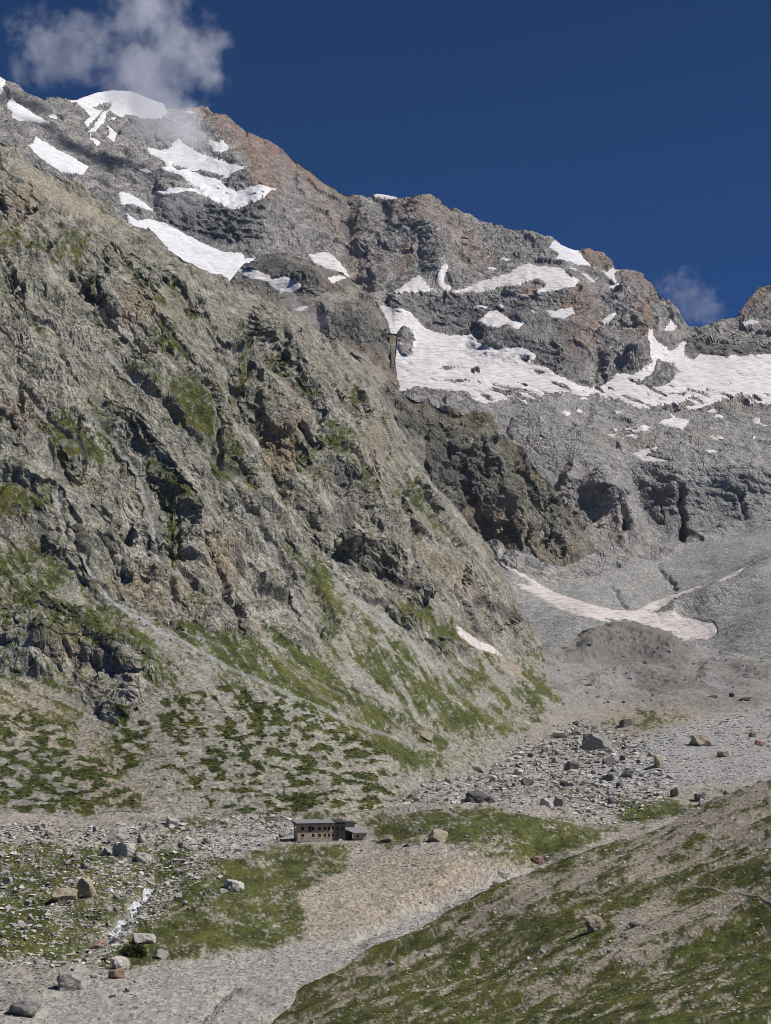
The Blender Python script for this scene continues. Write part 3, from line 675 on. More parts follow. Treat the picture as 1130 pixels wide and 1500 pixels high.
for poly, val in [([(-800, 655), (20, 668), (70, 700), (85, 725), (60, 752), (-800, 745)], .66), ([(-800, 778), (50, 788), (110, 830), (175, 890), (245, 965), (225, 1005), (150, 965), (60, 925), (-800, 895)], .58),
                  ([(65, 620), (100, 606), (140, 640), (205, 692), (150, 684), (90, 665)], .85), ([(112, 585), (140, 590), (180, 640), (150, 640)], .6), ([(228, 565), (300, 540), (335, 630), (362, 690), (320, 700), (270, 640), (240, 605)], .62),
                  ([(185, 530), (240, 545), (295, 572), (290, 602), (230, 568)], .68), ([(300, 610), (350, 680), (330, 702), (296, 660)], .8), ([(-800, 330), (0, 322), (60, 345), (135, 340), (125, 385), (40, 372), (-800, 365)], .6),
                  ([(452, 655), (475, 690), (485, 725), (465, 700)], .55), ([(586, 690), (640, 750), (700, 815), (660, 800), (600, 735)], .66), ([(555, 872), (620, 886), (690, 930), (705, 968), (640, 935), (580, 900)], .74),
                  ([(225, 905), (330, 935), (425, 980), (520, 1045), (650, 1118), (600, 1130), (480, 1070), (370, 1005), (290, 955)], .82), ([(455, 845), (500, 880), (560, 955), (640, 1015), (735, 1080), (700, 1105), (600, 1045), (520, 975)], .52),
                  ([(330, 925), (370, 930), (470, 1010), (600, 1090), (560, 1085), (440, 1015)], .6), ([(440, 790), (470, 820), (520, 900), (500, 920), (470, 870)], .62),
                  ([(230, 1040), (330, 1005), (450, 1035), (560, 1100), (575, 1172), (480, 1190), (330, 1165), (270, 1150), (250, 1090)], .5), ([(-800, 1015), (60, 1040), (120, 1100), (205, 1165), (200, 1195), (100, 1195), (-800, 1180)], .6),
                  ([(175, 1050), (215, 1055), (215, 1110), (170, 1140), (165, 1090)], .72), ([(-800, 890), (60, 900), (120, 960), (210, 985), (200, 1005), (100, 1000), (-800, 985)], .46), ([(75, 1030), (110, 1030), (110, 1060), (80, 1060)], .6),
                  ([(420, 1170), (560, 1150), (590, 1170), (560, 1195), (420, 1215), (250, 1240), (230, 1210)], .6), ([(620, 960), (700, 1000), (770, 1060), (740, 1075), (660, 1020)], .55), ([(700, 930), (790, 1010), (770, 1010), (700, 955)], .45)]:
    paint(gr, u, v, poly, .5 + (val - .5) * .75 if val > .5 else val, 34)
for _p, _w, _q in (([(330, 930), (400, 965), (470, 1002), (560, 1048), (650, 1092)], 12, .66), ([(465, 850), (510, 905), (560, 955), (620, 1005), (690, 1055)], 10, .66), ([(520, 890), (570, 940), (640, 1000), (740, 1072)], 8, .64), ([(590, 945), (650, 1000), (720, 1050), (790, 1080)], 8, .64),
                   ([(430, 950), (500, 1000), (570, 1040), (650, 1085)], 8, .64), ([(260, 905), (330, 945), (400, 985), (480, 1020)], 10, .68), ([(480, 920), (540, 985), (600, 1030)], 7, .62), ([(700, 985), (750, 1030), (800, 1062)], 7, .6), ([(385, 915), (420, 945), (470, 990)], 7, .64), ([(640, 935), (690, 985), (730, 1020)], 6, .62)):
    stroke(gr, u, v, _p, _w, _q)
for _p, _r in CRACKS:
    if _r > .45: stroke(gr, u + 5, v, _p, 11, .5 + .14 * _r)
R = R * (1 - .6 * sstep(.5, .66, gr))
L.renormal()
smooth_snow = 1 - .85 * L.snow
ray = L.P - np.array([0, 0, CAM_Z]); ray /= np.linalg.norm(ray, axis=1)[:, None]
edge_on = .55 + .45 * sstep(.05, .5, np.abs((L.N * ray).sum(1)))            # relief damped where the surface is seen edge-on
relief(L, R * edge_on * smooth_snow, 2.0, (.7, .6, .72, .85, .95))
q = L.P.astype(F)
L.move((fbm(q / 30, 77, 3) * 1.6 + fbm(q / 4, 83, 3) * .35) * (1 - R) * smooth_snow, (0, 0, 1)); L.renormal()
th = np.radians(26 + 20 * sstep(150, 760, L.u)); cr = L.v * np.cos(th) - L.u * np.sin(th); al_ = L.v * np.sin(th) + L.u * np.cos(th)
streak = fbm(np.stack([cr / 11, al_ / 150, L.u * 0], -1).astype(F), 97, 3)
ontal = (R < .3) * sstep(860, 940, L.v)
gr = gr + .30 * grain(L, 12, 75, 181) * (R > .3) + .5 * streak * ontal * (1 - sstep(1040, 1090, L.v) * .7)
steep = 1 - sstep(.25, .5, L.N[:, 2])
grass = patchy(L, np.clip(gr, 0.03, 1), 101) * (1 - steep * .8) * (1 - L.snow) * (1 - .8 * pale)
shrubby = blank(L); paint(shrubby, u, v, [(215, 1030), (330, 1000), (450, 1035), (580, 1105), (590, 1195), (330, 1185), (230, 1160)], 1, 20)
paint(shrubby, u, v, [(-800, 1010), (60, 1040), (120, 1100), (205, 1165), (200, 1195), (100, 1195), (-800, 1180)], .8, 20); paint(shrubby, u, v, [(175, 1040), (215, 1050), (215, 1110), (170, 1140), (165, 1090)], 1, 10)
zz = L.u * 0
clump = sstep(-.05, .05, gr - .53 + .62 * fbm(np.stack([L.u / 23, L.v / 10, zz], -1).astype(F), 131, 2) + .3 * fbm(np.stack([L.u / 60, L.v / 40, zz], -1).astype(F), 137, 2) + .22 * fbm(np.stack([L.u / 6, L.v / 3.5, zz], -1).astype(F), 139, 2))
grass = np.where(shrubby > .3, np.minimum(1, clump) * (1 - L.snow), grass)
warm = .34 * sstep(.0, .5, grain(L, 30, 60, 203))
for poly, val in [([(395, 620), (440, 610), (450, 680), (400, 690)], .9), ([(290, 780), (345, 790), (345, 850), (300, 850)], .7), ([(175, 420), (235, 420), (240, 470), (180, 470)], .8), ([(0, 270), (55, 270), (60, 320), (0, 330)], .6), ([(0, 590), (70, 580), (75, 620), (20, 630)], .6),
                  ([(80, 915), (125, 920), (125, 960), (80, 965)], .8), ([(150, 830), (240, 820), (300, 900), (200, 890)], .5), ([(560, 800), (660, 810), (790, 940), (690, 880)], .45), ([(500, 560), (560, 600), (600, 760), (520, 740)], .4)]:
    paint(warm, u, v, poly, val, 20)
scree = sstep(.2, .9, 1 - R)
earth = blank(L)
paint(earth, u, v, [(20, 235), (110, 285), (180, 325), (120, 330), (50, 280)], .55, 10); paint(earth, u, v, [(640, 880), (672, 915), (738, 962), (800, 1010), (740, 985), (680, 945)], .5, 10); paint(earth, u, v, [(-800, 985), (60, 1000), (110, 1050), (180, 1120), (230, 1180), (150, 1180), (60, 1080), (-800, 1030)], .45, 14)
lich = blank(L, .5); dark = .62 * sstep(.1, .6, grain(L, 9, 46, 191)); light = .85 * sstep(.0, .45, grain(L, 24, 70, 197)) * (1 - dark)
pale = np.maximum(pale, .3 * sstep(.1, .6, fbm(np.stack([cr / 7, al_ / 160, L.u * 0], -1).astype(F), 99, 2)) * ontal)
for pts, w in [([(55, 745), (75, 800), (95, 850)], 8), ([(118, 775), (125, 820), (140, 850)], 10), ([(160, 775), (165, 810)], 9), ([(225, 745), (235, 800)], 8), ([(505, 745), (520, 800)], 8), ([(520, 790), (530, 830)], 9), ([(345, 805), (352, 840)], 8), ([(540, 830), (600, 860)], 10), ([(215, 580), (268, 612)], 3), ([(125, 1000), (150, 1040)], 7), ([(700, 880), (750, 900)], 12), ([(60, 925), (80, 970)], 8)]:
    stroke(dark, u, v, pts, w, .75)
L.ma = np.stack([grass, scree, warm, dark], -1); L.mb = np.stack([pale * (1 - grass), lich, earth, blank(L)], -1)
L.mc = np.stack([light, blank(L), blank(L), blank(L)], -1); L.rock = R; L.grass = grass; L.shrub = shrubby * clump

# --- the high mountain
L = MOUNTAIN; u, v = L.uw, L.vw
R = blank(L, 1)
paint(R, u, v, [(560, 590), (700, 590), (860, 580), (1000, 602), (1600, 592), (1600, 800), (1000, 800), (700, 800)], .5, 20)
MT = [(690, 800), (740, 830), (800, 850), (850, 846), (880, 836), (930, 818), (960, 822), (1000, 800), (1060, 785), (1100, 748), (1600, 740), (1600, 1020), (690, 1020)]
paint(R, u, v, MT, .03, 8)
L.ledge([(562, 434), (620, 427), (680, 431), (730, 426), (770, 420), (800, 430)], 30, 44, 46)
L.ledge([(690, 474), (720, 484), (760, 488), (800, 502), (840, 520)], 26, 48, 58)
L.ledge([(780, 428), (810, 426), (850, 420)], 26, 24, 26)
L.ledge([(995, 499), (1050, 502), (1100, 497), (1600, 497)], 24, 26, 60)
L.ledge([(225, 288), (262, 287), (300, 292), (345, 308), (398, 300)], 22, 48, 85)
L.ledge([(190, 250), (240, 255), (300, 290)], 20, 24, 30)
L.ledge([(560, 300), (600, 300), (650, 312), (700, 340)], 14, 70, 50)
L.ledge([(920, 712), (960, 700), (1000, 692), (1060, 686), (1600, 694)], 60, 95, 85)
L.ledge([(820, 690), (870, 715), (910, 745)], 40, 60, 45)
L.ledge([(860, 600), (920, 612), (960, 640)], 22, 34, 24)
L.ledge([(640, 590), (720, 604), (800, 600), (850, 606)], 18, 28, 22)
L.ledge([(940, 655), (1000, 660), (1060, 668), (1120, 650)], 22, 24, 18)
L.gully([(905, 420), (925, 450), (935, 490), (932, 545)], 22, -34)
L.gully([(300, 175), (335, 230), (380, 280), (420, 320)], 26, -22)
L.gully([(500, 300), (520, 390), (540, 430)], 16, 18)
L.gully([(600, 290), (640, 360), (650, 420)], 26, -22)
L.gully([(880, 500), (870, 560)], 9, 16)
L.gully([(905, 735), (915, 790)], 5, 14); L.gully([(998, 705), (1000, 790)], 4, 18); L.gully([(1085, 720), (1090, 760)], 4, 10)
L.gully([(870, 690), (900, 740), (930, 800)], 18, -20)
L.gully([(895, 850), (910, 880), (918, 895)], 3, 3); L.gully([(960, 830), (980, 850), (990, 870)], 4, 4)
L.gully([(1175, 820), (1130, 830), (1080, 858), (1020, 885), (965, 905)], 14, -9)
L.renormal()
i = near(L.u, L.v, [(595, 500)], 40); d = np.hypot((L.u[i] - 596) / 13, (L.v[i] - 500) / 22); L.P[i, 1] -= 26 * np.sqrt(np.clip(1 - d ** 2, 0, 1)); L.renormal()
smooth_snow = 1 - .88 * L.snow
calm = 1 - .45 * sstep(590, 640, L.v)
relief(L, R * smooth_snow, 1.6, (.38, .5, .5, .55, .6), .7, ((1, .5), (.3, 1), (1, .5)))
q = L.P.astype(F)
L.move((fbm(q / 70, 77, 3) * 4 + fbm(q / 9, 83, 3) * .35) * (1 - R) * smooth_snow, (0, 0, 1)); L.renormal()
warm = blank(L, .12)
for pts, w, val in [([(295, 165), (350, 200), (420, 225), (500, 285)], 16, .8), ([(330, 190), (380, 230), (390, 280)], 24, .8), ([(480, 300), (520, 330), (540, 400)], 28, .42), ([(600, 300), (650, 330), (700, 380)], 26, .5), ([(590, 390), (600, 370)], 14, .7),
                    ([(860, 375), (890, 390)], 12, .9), ([(850, 440), (870, 480)], 22, .7), ([(925, 455), (935, 500)], 14, .85), ([(825, 440), (830, 450)], 10, 1), ([(780, 420), (770, 430)], 10, .8), ([(930, 410), (960, 430)], 16, .6), ([(1095, 440), (1126, 420)], 20, .7), ([(840, 480), (850, 500)], 16, .7),
                    ([(870, 640), (920, 645), (960, 645)], 12, .55), ([(840, 690), (860, 760), (900, 790)], 18, .4), ([(950, 730), (980, 720)], 14, .6), ([(880, 790), (930, 800)], 16, .5), ([(1000, 590), (1100, 590)], 14, .4), ([(1030, 640), (1040, 635)], 12, .5)]:
    stroke(warm, u, v, pts, w * 1.4, val)
slab = blank(L); paint(slab, u, v, [(540, 585), (700, 590), (860, 578), (1000, 602), (1600, 592), (1600, 830), (700, 830)], 1, 20)
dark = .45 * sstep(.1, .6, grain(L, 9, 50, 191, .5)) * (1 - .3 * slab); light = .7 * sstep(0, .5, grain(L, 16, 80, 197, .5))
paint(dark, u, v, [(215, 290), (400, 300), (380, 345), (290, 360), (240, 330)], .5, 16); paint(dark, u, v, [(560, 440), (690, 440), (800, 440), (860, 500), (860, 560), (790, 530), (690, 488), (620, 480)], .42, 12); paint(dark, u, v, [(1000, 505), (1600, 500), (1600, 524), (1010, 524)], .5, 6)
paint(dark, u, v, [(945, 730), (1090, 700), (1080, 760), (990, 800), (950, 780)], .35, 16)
pale = blank(L)
stroke(pale, u, v, [(905, 738), (912, 770), (915, 800)], 2.5, .8); stroke(pale, u, v, [(1082, 720), (1085, 745)], 2.5, .7)
scree = np.clip(1 - R, 0, 1); scree = np.where(slab > .5, np.maximum(scree * (R < .5), .55 * patchy(L, .5 * slab, 211, 60, 14)), scree * (R < .5))
L.ma = np.stack([blank(L), scree, warm, dark], -1); L.mb = np.stack([pale, .8 * slab, blank(L), blank(L, 1)], -1); L.mc = np.stack([light, blank(L), blank(L), blank(L)], -1); L.rock = R

# --- shoulder and dark spur
L = SHOULDER; u, v = L.uw, L.vw
R = blank(L, 1)
paint(R, u, v, [(395, 415), (440, 425), (485, 430), (520, 420), (530, 440), (470, 450), (460, 490), (430, 460)], .15, 10)
paint(R, u, v, [(510, 505), (540, 520), (570, 555), (555, 570), (530, 545)], .15, 8)
L.ledge([(350, 396), (375, 384), (410, 377), (445, 382), (470, 402), (488, 428)], 16, 46, 20)
L.ledge([(462, 455), (500, 446), (535, 452), (560, 468), (574, 495)], 20, 62, 30)
L.ledge([(480, 500), (520, 515), (550, 540), (584, 572)], 14, 34, 26)
L.renormal(); relief(L, R * (1 - .85 * L.snow) * .55, 1.4, (.6, .8, .9, 1, 1.1))
dark = np.clip(.3 + .5 * fbm((L.P / 30).astype(F), 113, 3), 0, .7); paint(dark, u, v, [(355, 395), (400, 375), (450, 385), (470, 420), (400, 415)], .6, 10); paint(dark, u, v, [(470, 455), (540, 455), (575, 500), (560, 530), (510, 500)], .5, 10)
warm = blank(L, .2); stroke(warm, u, v, [(460, 405), (480, 420), (500, 430)], 14, .6); stroke(warm, u, v, [(500, 500), (530, 520)], 14, .7); stroke(warm, u, v, [(540, 515), (575, 555)], 14, .6)
L.ma = np.stack([blank(L), np.clip(1 - R, 0, 1), warm, dark], -1); L.mb = np.stack([blank(L), blank(L, .2), .35 * np.clip(1 - R, 0, 1), blank(L, .6)], -1); L.mc = np.stack([.6 * sstep(0, .5, grain(L, 14, 40, 197)), blank(L), blank(L), blank(L)], -1); L.rock = R

L = SPUR; u, v = L.uw, L.vw
R = blank(L, 1)
L.ledge([(560, 615), (600, 625), (640, 640), (690, 655), (730, 690), (770, 720)], 30, 60, 14)
L.gully([(690, 620), (740, 720), (780, 800)], 14, -12)
L.gully([(640, 620), (680, 700), (720, 780)], 10, 12)
L.gully([(760, 680), (790, 740), (815, 800)], 7, 9)
foot = np.interp(L.u, *zip(*bot_spur)) - L.v
for _k in range(26):
    _x = _cr.uniform(570, 830); _y = np.interp(_x, *zip(*top_spur)) + _cr.uniform(10, 110); _a = math.radians(_cr.uniform(45, 95)); _l = _cr.uniform(25, 70)
    L.gully([(_x, _y), (_x + math.cos(_a) * _l * .5 + _cr.uniform(-4, 4), _y + math.sin(_a) * _l * .5), (_x + math.cos(_a) * _l, _y + math.sin(_a) * _l)], _cr.uniform(2, 3.5), _cr.uniform(3, 8))
L.renormal(); relief(L, R * (.35 + .65 * sstep(0, 60, foot)), 1.5, (.5, .8, .7, 1.3, 1.25))
low = 1 - sstep(0, 14, np.interp(L.u, *zip(*bot_spur)) - L.v); low[L.nfront:] = 0          # its foot sinks into the talus
tgt = MOUNTAIN.P[MOUNTAIN.at(L.u, L.v)] + np.array([0, 6, -4.0]); L.P = L.P * (1 - low[:, None]) + tgt * low[:, None]; L.renormal()
dark = np.clip(.42 + .7 * grain(L, 14, 40, 191), 0, .9)
paint(dark, u, v, [(560, 600), (640, 620), (720, 700), (700, 740), (640, 700), (580, 650)], .75, 30)
paint(dark, u, v, [(700, 740), (760, 720), (870, 790), (840, 850), (800, 850), (740, 820)], .22, 24)
warm = blank(L, .15); stroke(warm, u, v, [(700, 760), (740, 780), (800, 815), (840, 825)], 40, .55); stroke(warm, u, v, [(640, 590), (720, 635), (790, 700)], 10, .6)
gr = blank(L, .1); stroke(gr, u, v, [(600, 585), (680, 610), (740, 650), (790, 695), (830, 735)], 18, .46)
grass = patchy(L, gr, 301) * sstep(.3, .55, L.N[:, 2]) * .7
L.ma = np.stack([grass, blank(L), warm, dark], -1); L.mb = np.stack([blank(L), blank(L, .4), blank(L), blank(L)], -1); L.mc = np.stack([.6 * sstep(.0, .5, grain(L, 14, 50, 197)) * (1 - dark), blank(L), blank(L), blank(L)], -1); L.rock = R

# --- the valley floor
L = VALLEY; u, v = L.uw, L.vw
q = L.P.astype(F); grey = sstep(1060, 1000, L.v)
BOULDERY = [(-800, 1205), (120, 1210), (330, 1195), (440, 1190), (435, 1232), (350, 1250), (300, 1290), (210, 1380), (150, 1420), (-800, 1440)]
BAND = [(560, 1180), (640, 1120), (760, 1090), (850, 1050), (960, 1080), (1000, 1140), (960, 1190), (880, 1215), (800, 1190), (700, 1182)]
by = blank(L); paint(by, u, v, BOULDERY, 1, 20); paint(by, u, v, BAND, .8, 30)
L.move(fbm(q / 26, 77, 3) * (1.3 + 1.0 * by + 3 * grey) + fbm(q / 5, 83, 3) * (.4 + .35 * by) + fbm(q / 1.5, 87, 2) * .1, (0, 0, 1))
L.gully([(60, 1410), (110, 1390), (160, 1365), (200, 1325), (225, 1290), (260, 1275)], 10, 2.0)
L.gully([(400, 1480), (340, 1450), (320, 1470), (300, 1500)], 7, .8)
L.gully([(500, 1385), (600, 1345), (700, 1300), (780, 1270)], 8, 1.2)
L.gully([(440, 1235), (480, 1238), (530, 1236)], 10, -.6)
L.gully([(845, 955), (885, 938), (920, 932), (960, 940), (1000, 958)], 16, -9); L.gully([(860, 1000), (930, 985), (1010, 990)], 12, -4); L.gully([(1020, 985), (1080, 975), (1140, 985)], 12, -4)
L.renormal()
hc = place(488, 1231, 483.0)                                             # level ground under the hut
w = 1 - sstep(8, 20, np.hypot((L.P[:, 0] - hc[0]) / 1.6, L.P[:, 1] - hc[1])); L.P[:, 2] = L.P[:, 2] * (1 - w) + (hc[2] - .2) * w; L.renormal()
gr = blank(L, .12)
for poly, val in [([(-800, 1200), (0, 1212), (120, 1222), (300, 1200), (430, 1186), (570, 1178), (570, 1200), (430, 1204), (330, 1222)], .52), ([(-800, 1220), (260, 1240), (330, 1260), (300, 1300), (200, 1400), (0, 1405), (-800, 1405)], .63),
                  ([(-800, 1320), (50, 1325), (85, 1350), (60, 1395), (-800, 1405)], .95), ([(205, 1340), (260, 1298), (320, 1266), (400, 1238), (440, 1234), (520, 1240), (500, 1280), (440, 1312), (452, 1362), (380, 1392), (260, 1402), (200, 1392), (172, 1372)], .66),
                  ([(100, 1402), (180, 1372), (262, 1402), (150, 1424)], .7), ([(540, 1214), (600, 1188), (680, 1182), (760, 1188), (830, 1199), (905, 1214), (870, 1236), (800, 1252), (760, 1246), (680, 1236), (600, 1232), (550, 1237)], .7),
                  ([(630, 1228), (760, 1238), (840, 1252), (790, 1275), (700, 1258)], .6), ([(895, 1168), (990, 1168), (1005, 1190), (940, 1212), (900, 1200)], .74), ([(560, 1150), (800, 1085), (900, 1060), (900, 1190), (700, 1180), (560, 1180)], .27),
                  ([(850, 1040), (1000, 1030), (1010, 1058), (930, 1075), (860, 1060)], .44), ([(0, 1430), (90, 1420), (130, 1440), (80, 1470), (0, 1470)], .42), ([(430, 1200), (500, 1195), (560, 1195), (545, 1215), (500, 1205)], .5), ([(1000, 1160), (1600, 1130), (1600, 1180), (1000, 1200)], .4)]:
    paint(gr, u, v, poly, val, 24)
pale = blank(L)
for poly, val in [([(860, 1112), (930, 1082), (1000, 1062), (1130, 1036), (1600, 1030), (1600, 1140), (1000, 1152), (900, 1162), (850, 1150)], .75), ([(-800, 1425), (90, 1430), (250, 1408), (440, 1376), (560, 1350), (700, 1298), (760, 1276), (800, 1262), (810, 1285), (700, 1335), (560, 1395), (480, 1425), (390, 1520), (-800, 1540)], .4),
                  ([(470, 1420), (520, 1385), (620, 1345), (700, 1305), (770, 1275), (780, 1285), (700, 1325), (600, 1375)], .7), ([(305, 1216), (370, 1204), (437, 1203), (432, 1228), (340, 1262), (308, 1256)], .6), ([(100, 1400), (160, 1350), (220, 1290), (240, 1300), (190, 1370), (120, 1420)], .5), ([(600, 1160), (720, 1110), (850, 1090), (870, 1160), (800, 1180), (650, 1178)], .35)]:
    paint(pale, u, v, poly, val, 14)
earth = blank(L, .1)
for poly, val in [([(436, 1318), (500, 1268), (600, 1246), (705, 1248), (720, 1275), (690, 1292), (620, 1330), (520, 1372), (450, 1378)], .42), ([(610, 1262), (690, 1258), (690, 1290), (630, 1312)], .62), ([(700, 1236), (740, 1246), (760, 1268), (730, 1276)], .7), ([(880, 1020), (1050, 1015), (1020, 1050), (930, 1072), (880, 1050)], .5)]:
    paint(earth, u, v, poly, val, 14)
mor = blank(L)
for poly, val in [([(820, 955), (880, 926), (930, 918), (968, 932), (1015, 950), (1000, 985), (900, 975), (840, 970)], .75), ([(920, 990), (1010, 985), (1040, 1010), (960, 1020)], .6), ([(1030, 975), (1600, 965), (1600, 990), (1060, 1000)], .5), ([(1000, 1020), (1120, 1018), (1110, 1035), (1010, 1040)], .5)]:
    paint(mor, u, v, poly, val, 18)
grass = patchy(L, gr, 401, 34, 8, (1.6, .8)) * (1 - .6 * sstep(.1, .5, pale))
L.ma = np.stack([grass, blank(L, 1), blank(L), blank(L)], -1); L.mb = np.stack([pale * (1 - grass), blank(L), earth * (1 - grey), blank(L)], -1); L.mc = np.stack([blank(L), grey, mor, blank(L)], -1); L.rock = blank(L); L.grass = grass; L.by = by; L.pale = pale; L.earth = earth

# --- the near slope
L = SLOPE; u, v = L.uw, L.vw
q = L.P.astype(F)
L.move(fbm(q / 45, 75, 2) * 2.4 + fbm(q / 18, 77, 3) * .8 + fbm(q / 5, 83, 3) * .16 + fbm(q / 1.6, 87, 3) * .06, (0, 0, 1)); L.renormal()
gr = blank(L, .64)
for poly, val in [([(640, 1360), (800, 1280), (960, 1210), (1600, 1120), (1600, 1220), (1000, 1270), (850, 1310), (700, 1370)], .43), ([(950, 1180), (1600, 1110), (1600, 1190), (1000, 1215)], .34), ([(390, 1500), (480, 1425), (600, 1380), (640, 1400), (560, 1460), (450, 1540)], .6),
                  ([(640, 1500), (800, 1440), (950, 1380), (1080, 1320), (1600, 1290), (1600, 1560), (600, 1560)], .66), ([(980, 1340), (1600, 1260), (1600, 1420), (1000, 1420)], .74), ([(900, 1340), (960, 1320), (1000, 1330), (960, 1370), (900, 1380)], .18), ([(960, 1350), (1080, 1300), (1120, 1310), (1000, 1380), (800, 1450), (780, 1440)], .4)]:
    paint(gr, u, v, poly, val, 24)
along = np.stack([(L.u * .9 - L.v * .42) / 60, (L.v * .9 + L.u * .42) / 14, L.u * 0], -1).astype(F)
along2 = np.stack([(L.u * .9 - L.v * .42) / 16, (L.v * .9 + L.u * .42) / 6, L.u * 0], -1).astype(F)
fine = fbm(np.stack([L.u / 4.5, L.v / 3, L.u * 0], -1).astype(F), 521, 2)
grass = sstep(-.16, .16, gr - .5 + .46 * fbm(along, 501, 3) + .34 * fbm(along2, 511, 3) + .26 * fine)
L.move(grass * .08, (0, 0, 1))
L.ma = np.stack([grass, blank(L, 1), blank(L), blank(L)], -1); L.mb = np.stack([blank(L), blank(L), blank(L, .3), blank(L)], -1); L.mc = np.stack([blank(L)] * 4, -1); L.rock = blank(L); L.grass = grass

# ------------------------------------------------------------------ link the land
G1, G2 = srgb(52, 59, 28), srgb(82, 88, 46)
MATS = {
 'mountain': land_material('high_mountain_rock', 1.15, srgb(112, 111, 110), srgb(146, 143, 139), srgb(142, 114, 94), srgb(64, 64, 65), srgb(142, 141, 139), srgb(136, 134, 131), srgb(146, 144, 140), G1, G2, 1.5, .7),
 'rock_shoulder': land_material('shoulder_rock', .8, srgb(110, 109, 106), srgb(140, 136, 130), srgb(130, 103, 82), srgb(62, 61, 58), srgb(120, 118, 96), srgb(120, 117, 112), srgb(136, 131, 124), G1, G2, 3.2),
 'rock_spur': land_material('spur_rock', .72, srgb(108, 106, 102), srgb(142, 138, 129), srgb(142, 120, 98), srgb(72, 71, 68), srgb(104, 100, 72), srgb(120, 117, 112), srgb(136, 131, 124), srgb(70, 72, 40), srgb(90, 90, 55), 3.2),
 'mountain_flank': land_material('flank_rock', .4, srgb(106, 104, 99), srgb(154, 149, 138), srgb(146, 126, 104), srgb(66, 64, 64), srgb(124, 121, 105), srgb(128, 124, 114), srgb(144, 139, 127), G1, G2, 3.0),
 'valley_floor': land_material('valley_rubble', .22, srgb(112, 106, 97), srgb(148, 140, 126), srgb(160, 130, 98), srgb(66, 64, 64), srgb(126, 123, 92), srgb(134, 129, 121), srgb(152, 145, 136), srgb(54, 60, 28), srgb(82, 87, 46), 2.6, .38),
 'grass_slope': land_material('slope_turf', .11, srgb(112, 106, 97), srgb(148, 140, 126), srgb(160, 130, 98), srgb(66, 64, 64), srgb(126, 123, 92), srgb(142, 133, 121), srgb(164, 155, 143), srgb(52, 60, 25), srgb(86, 90, 42), 2.8, .5)}
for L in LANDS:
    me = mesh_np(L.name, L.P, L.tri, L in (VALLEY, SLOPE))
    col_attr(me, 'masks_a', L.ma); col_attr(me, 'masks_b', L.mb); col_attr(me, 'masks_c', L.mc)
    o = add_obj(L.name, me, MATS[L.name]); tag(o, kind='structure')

# ------------------------------------------------------------------ snow, water, path: sheets that lie on the land
def snow_material(name, a, b, dirt, amount, px):
    t = NT(name); p = t.pos()
    n1 = t.noise(t.mapping(p, (1, 1, 2.5)), .02 / px, 5, .6); n2 = t.noise(t.mapping(p, (.5, 1.2, 3)), .12 / px, 4, .6)
    c = t.mix(t.ramp(n1, .35, .65), a, b)
    c = t.mix(t.math('MULTIPLY', t.ramp(n2, .48, .66), amount), c, dirt)
    n3 = t.noise(t.mapping(p, (1, 1, .6), (.3, 0, .4)), .045 / px, 6, .65)
    c = t.mix(t.math('MULTIPLY', t.ramp(n3, .52, .68), amount * .55), c, dirt)
    t.bump(n3, .3, 3 * px)
    t.bsdf.inputs['Roughness'].default_value = .7
    return t.out(c)
SNOW = {'clean': snow_material('clean_snow', (.72, .715, .72), (.66, .645, .64), (.42, .40, .385), .6, 1.2),
        'pink': snow_material('dusty_snow', (.71, .665, .65), (.64, .575, .55), (.34, .325, .315), .85, 1.0),
        'old': snow_material('old_dirty_snow', (.64, .58, .55), (.56, .49, .45), (.28, .26, .24), .85, .65)}
def sheet(L, d, lift, name, mat, lo=-1.1, edge=8.0):
    """The part of the land where d (image pixels inside the outline) > lo, raised by lift metres; its rim is sunk into the ground."""
    keep = d > lo
    tri = L.tri[keep[L.tri].all(1)]
    if len(tri) == 0: return None
    ids, inv = np.unique(tri, return_inverse=True)
    t = np.clip(d[ids] / edge, 0, 1)
    h = np.where(d[ids] < 0, -.35, .22 + .78 * np.sqrt(t)) * lift
    nn = L.N[ids] * .5 + np.array([0, 0, .5]); nn[L.N[ids][:, 2] < 0] = (0, 0, 1)
    me = mesh_np(name, L.P[ids] + nn * h[:, None], inv.reshape(-1, 3), True)
    return add_obj(name, me, mat)
for L, S in ((MOUNTAIN, SNOW_MOUNTAIN), (SHOULDER, SNOW_SHOULDER), (FLANK, SNOW_FLANK)):
    for (nm, lab, poly), d in zip(S, L.snow_sd):
        yv = np.mean([p[1] for p in poly])
        m = 'old' if yv > 800 else 'pink' if (nm == 'glacier' or yv > 395 or 'behind the domed' in lab) else 'clean'
        o = sheet(L, d, 1.6 * (L.px.mean()), nm, SNOW[m])
        if o: tag(o, lab, {'glacier': 'glacier', 'summit_snow': 'snow cap', 'snow_field': 'snowfield', 'snow_patch': 'snow patch'}[nm], 'small snow flecks' if 'fleck on the slabs' in lab or 'fleck under' in lab or 'fleck caught' in lab or 'rocks left' in lab else None)

ORDW = ['leftmost', 'second', 'third', 'fourth', 'fifth', 'sixth', 'seventh', 'eighth', 'ninth', 'tenth', 'eleventh', 'twelfth', 'thirteenth', 'fourteenth', 'fifteenth', 'sixteenth']
flecks = {}
for o in COL.objects:
    if o.get('group') == 'small snow flecks': flecks.setdefault(o['label'], []).append(o)
for lab, lst in flecks.items():
    lst.sort(key=lambda o: sum(v.co.x / v.co.y for v in o.data.vertices) / len(o.data.vertices))
    for n, o in enumerate(lst): o['label'] = ORDW[n] + (' ' if n == 0 else ' from the left: ') + lab

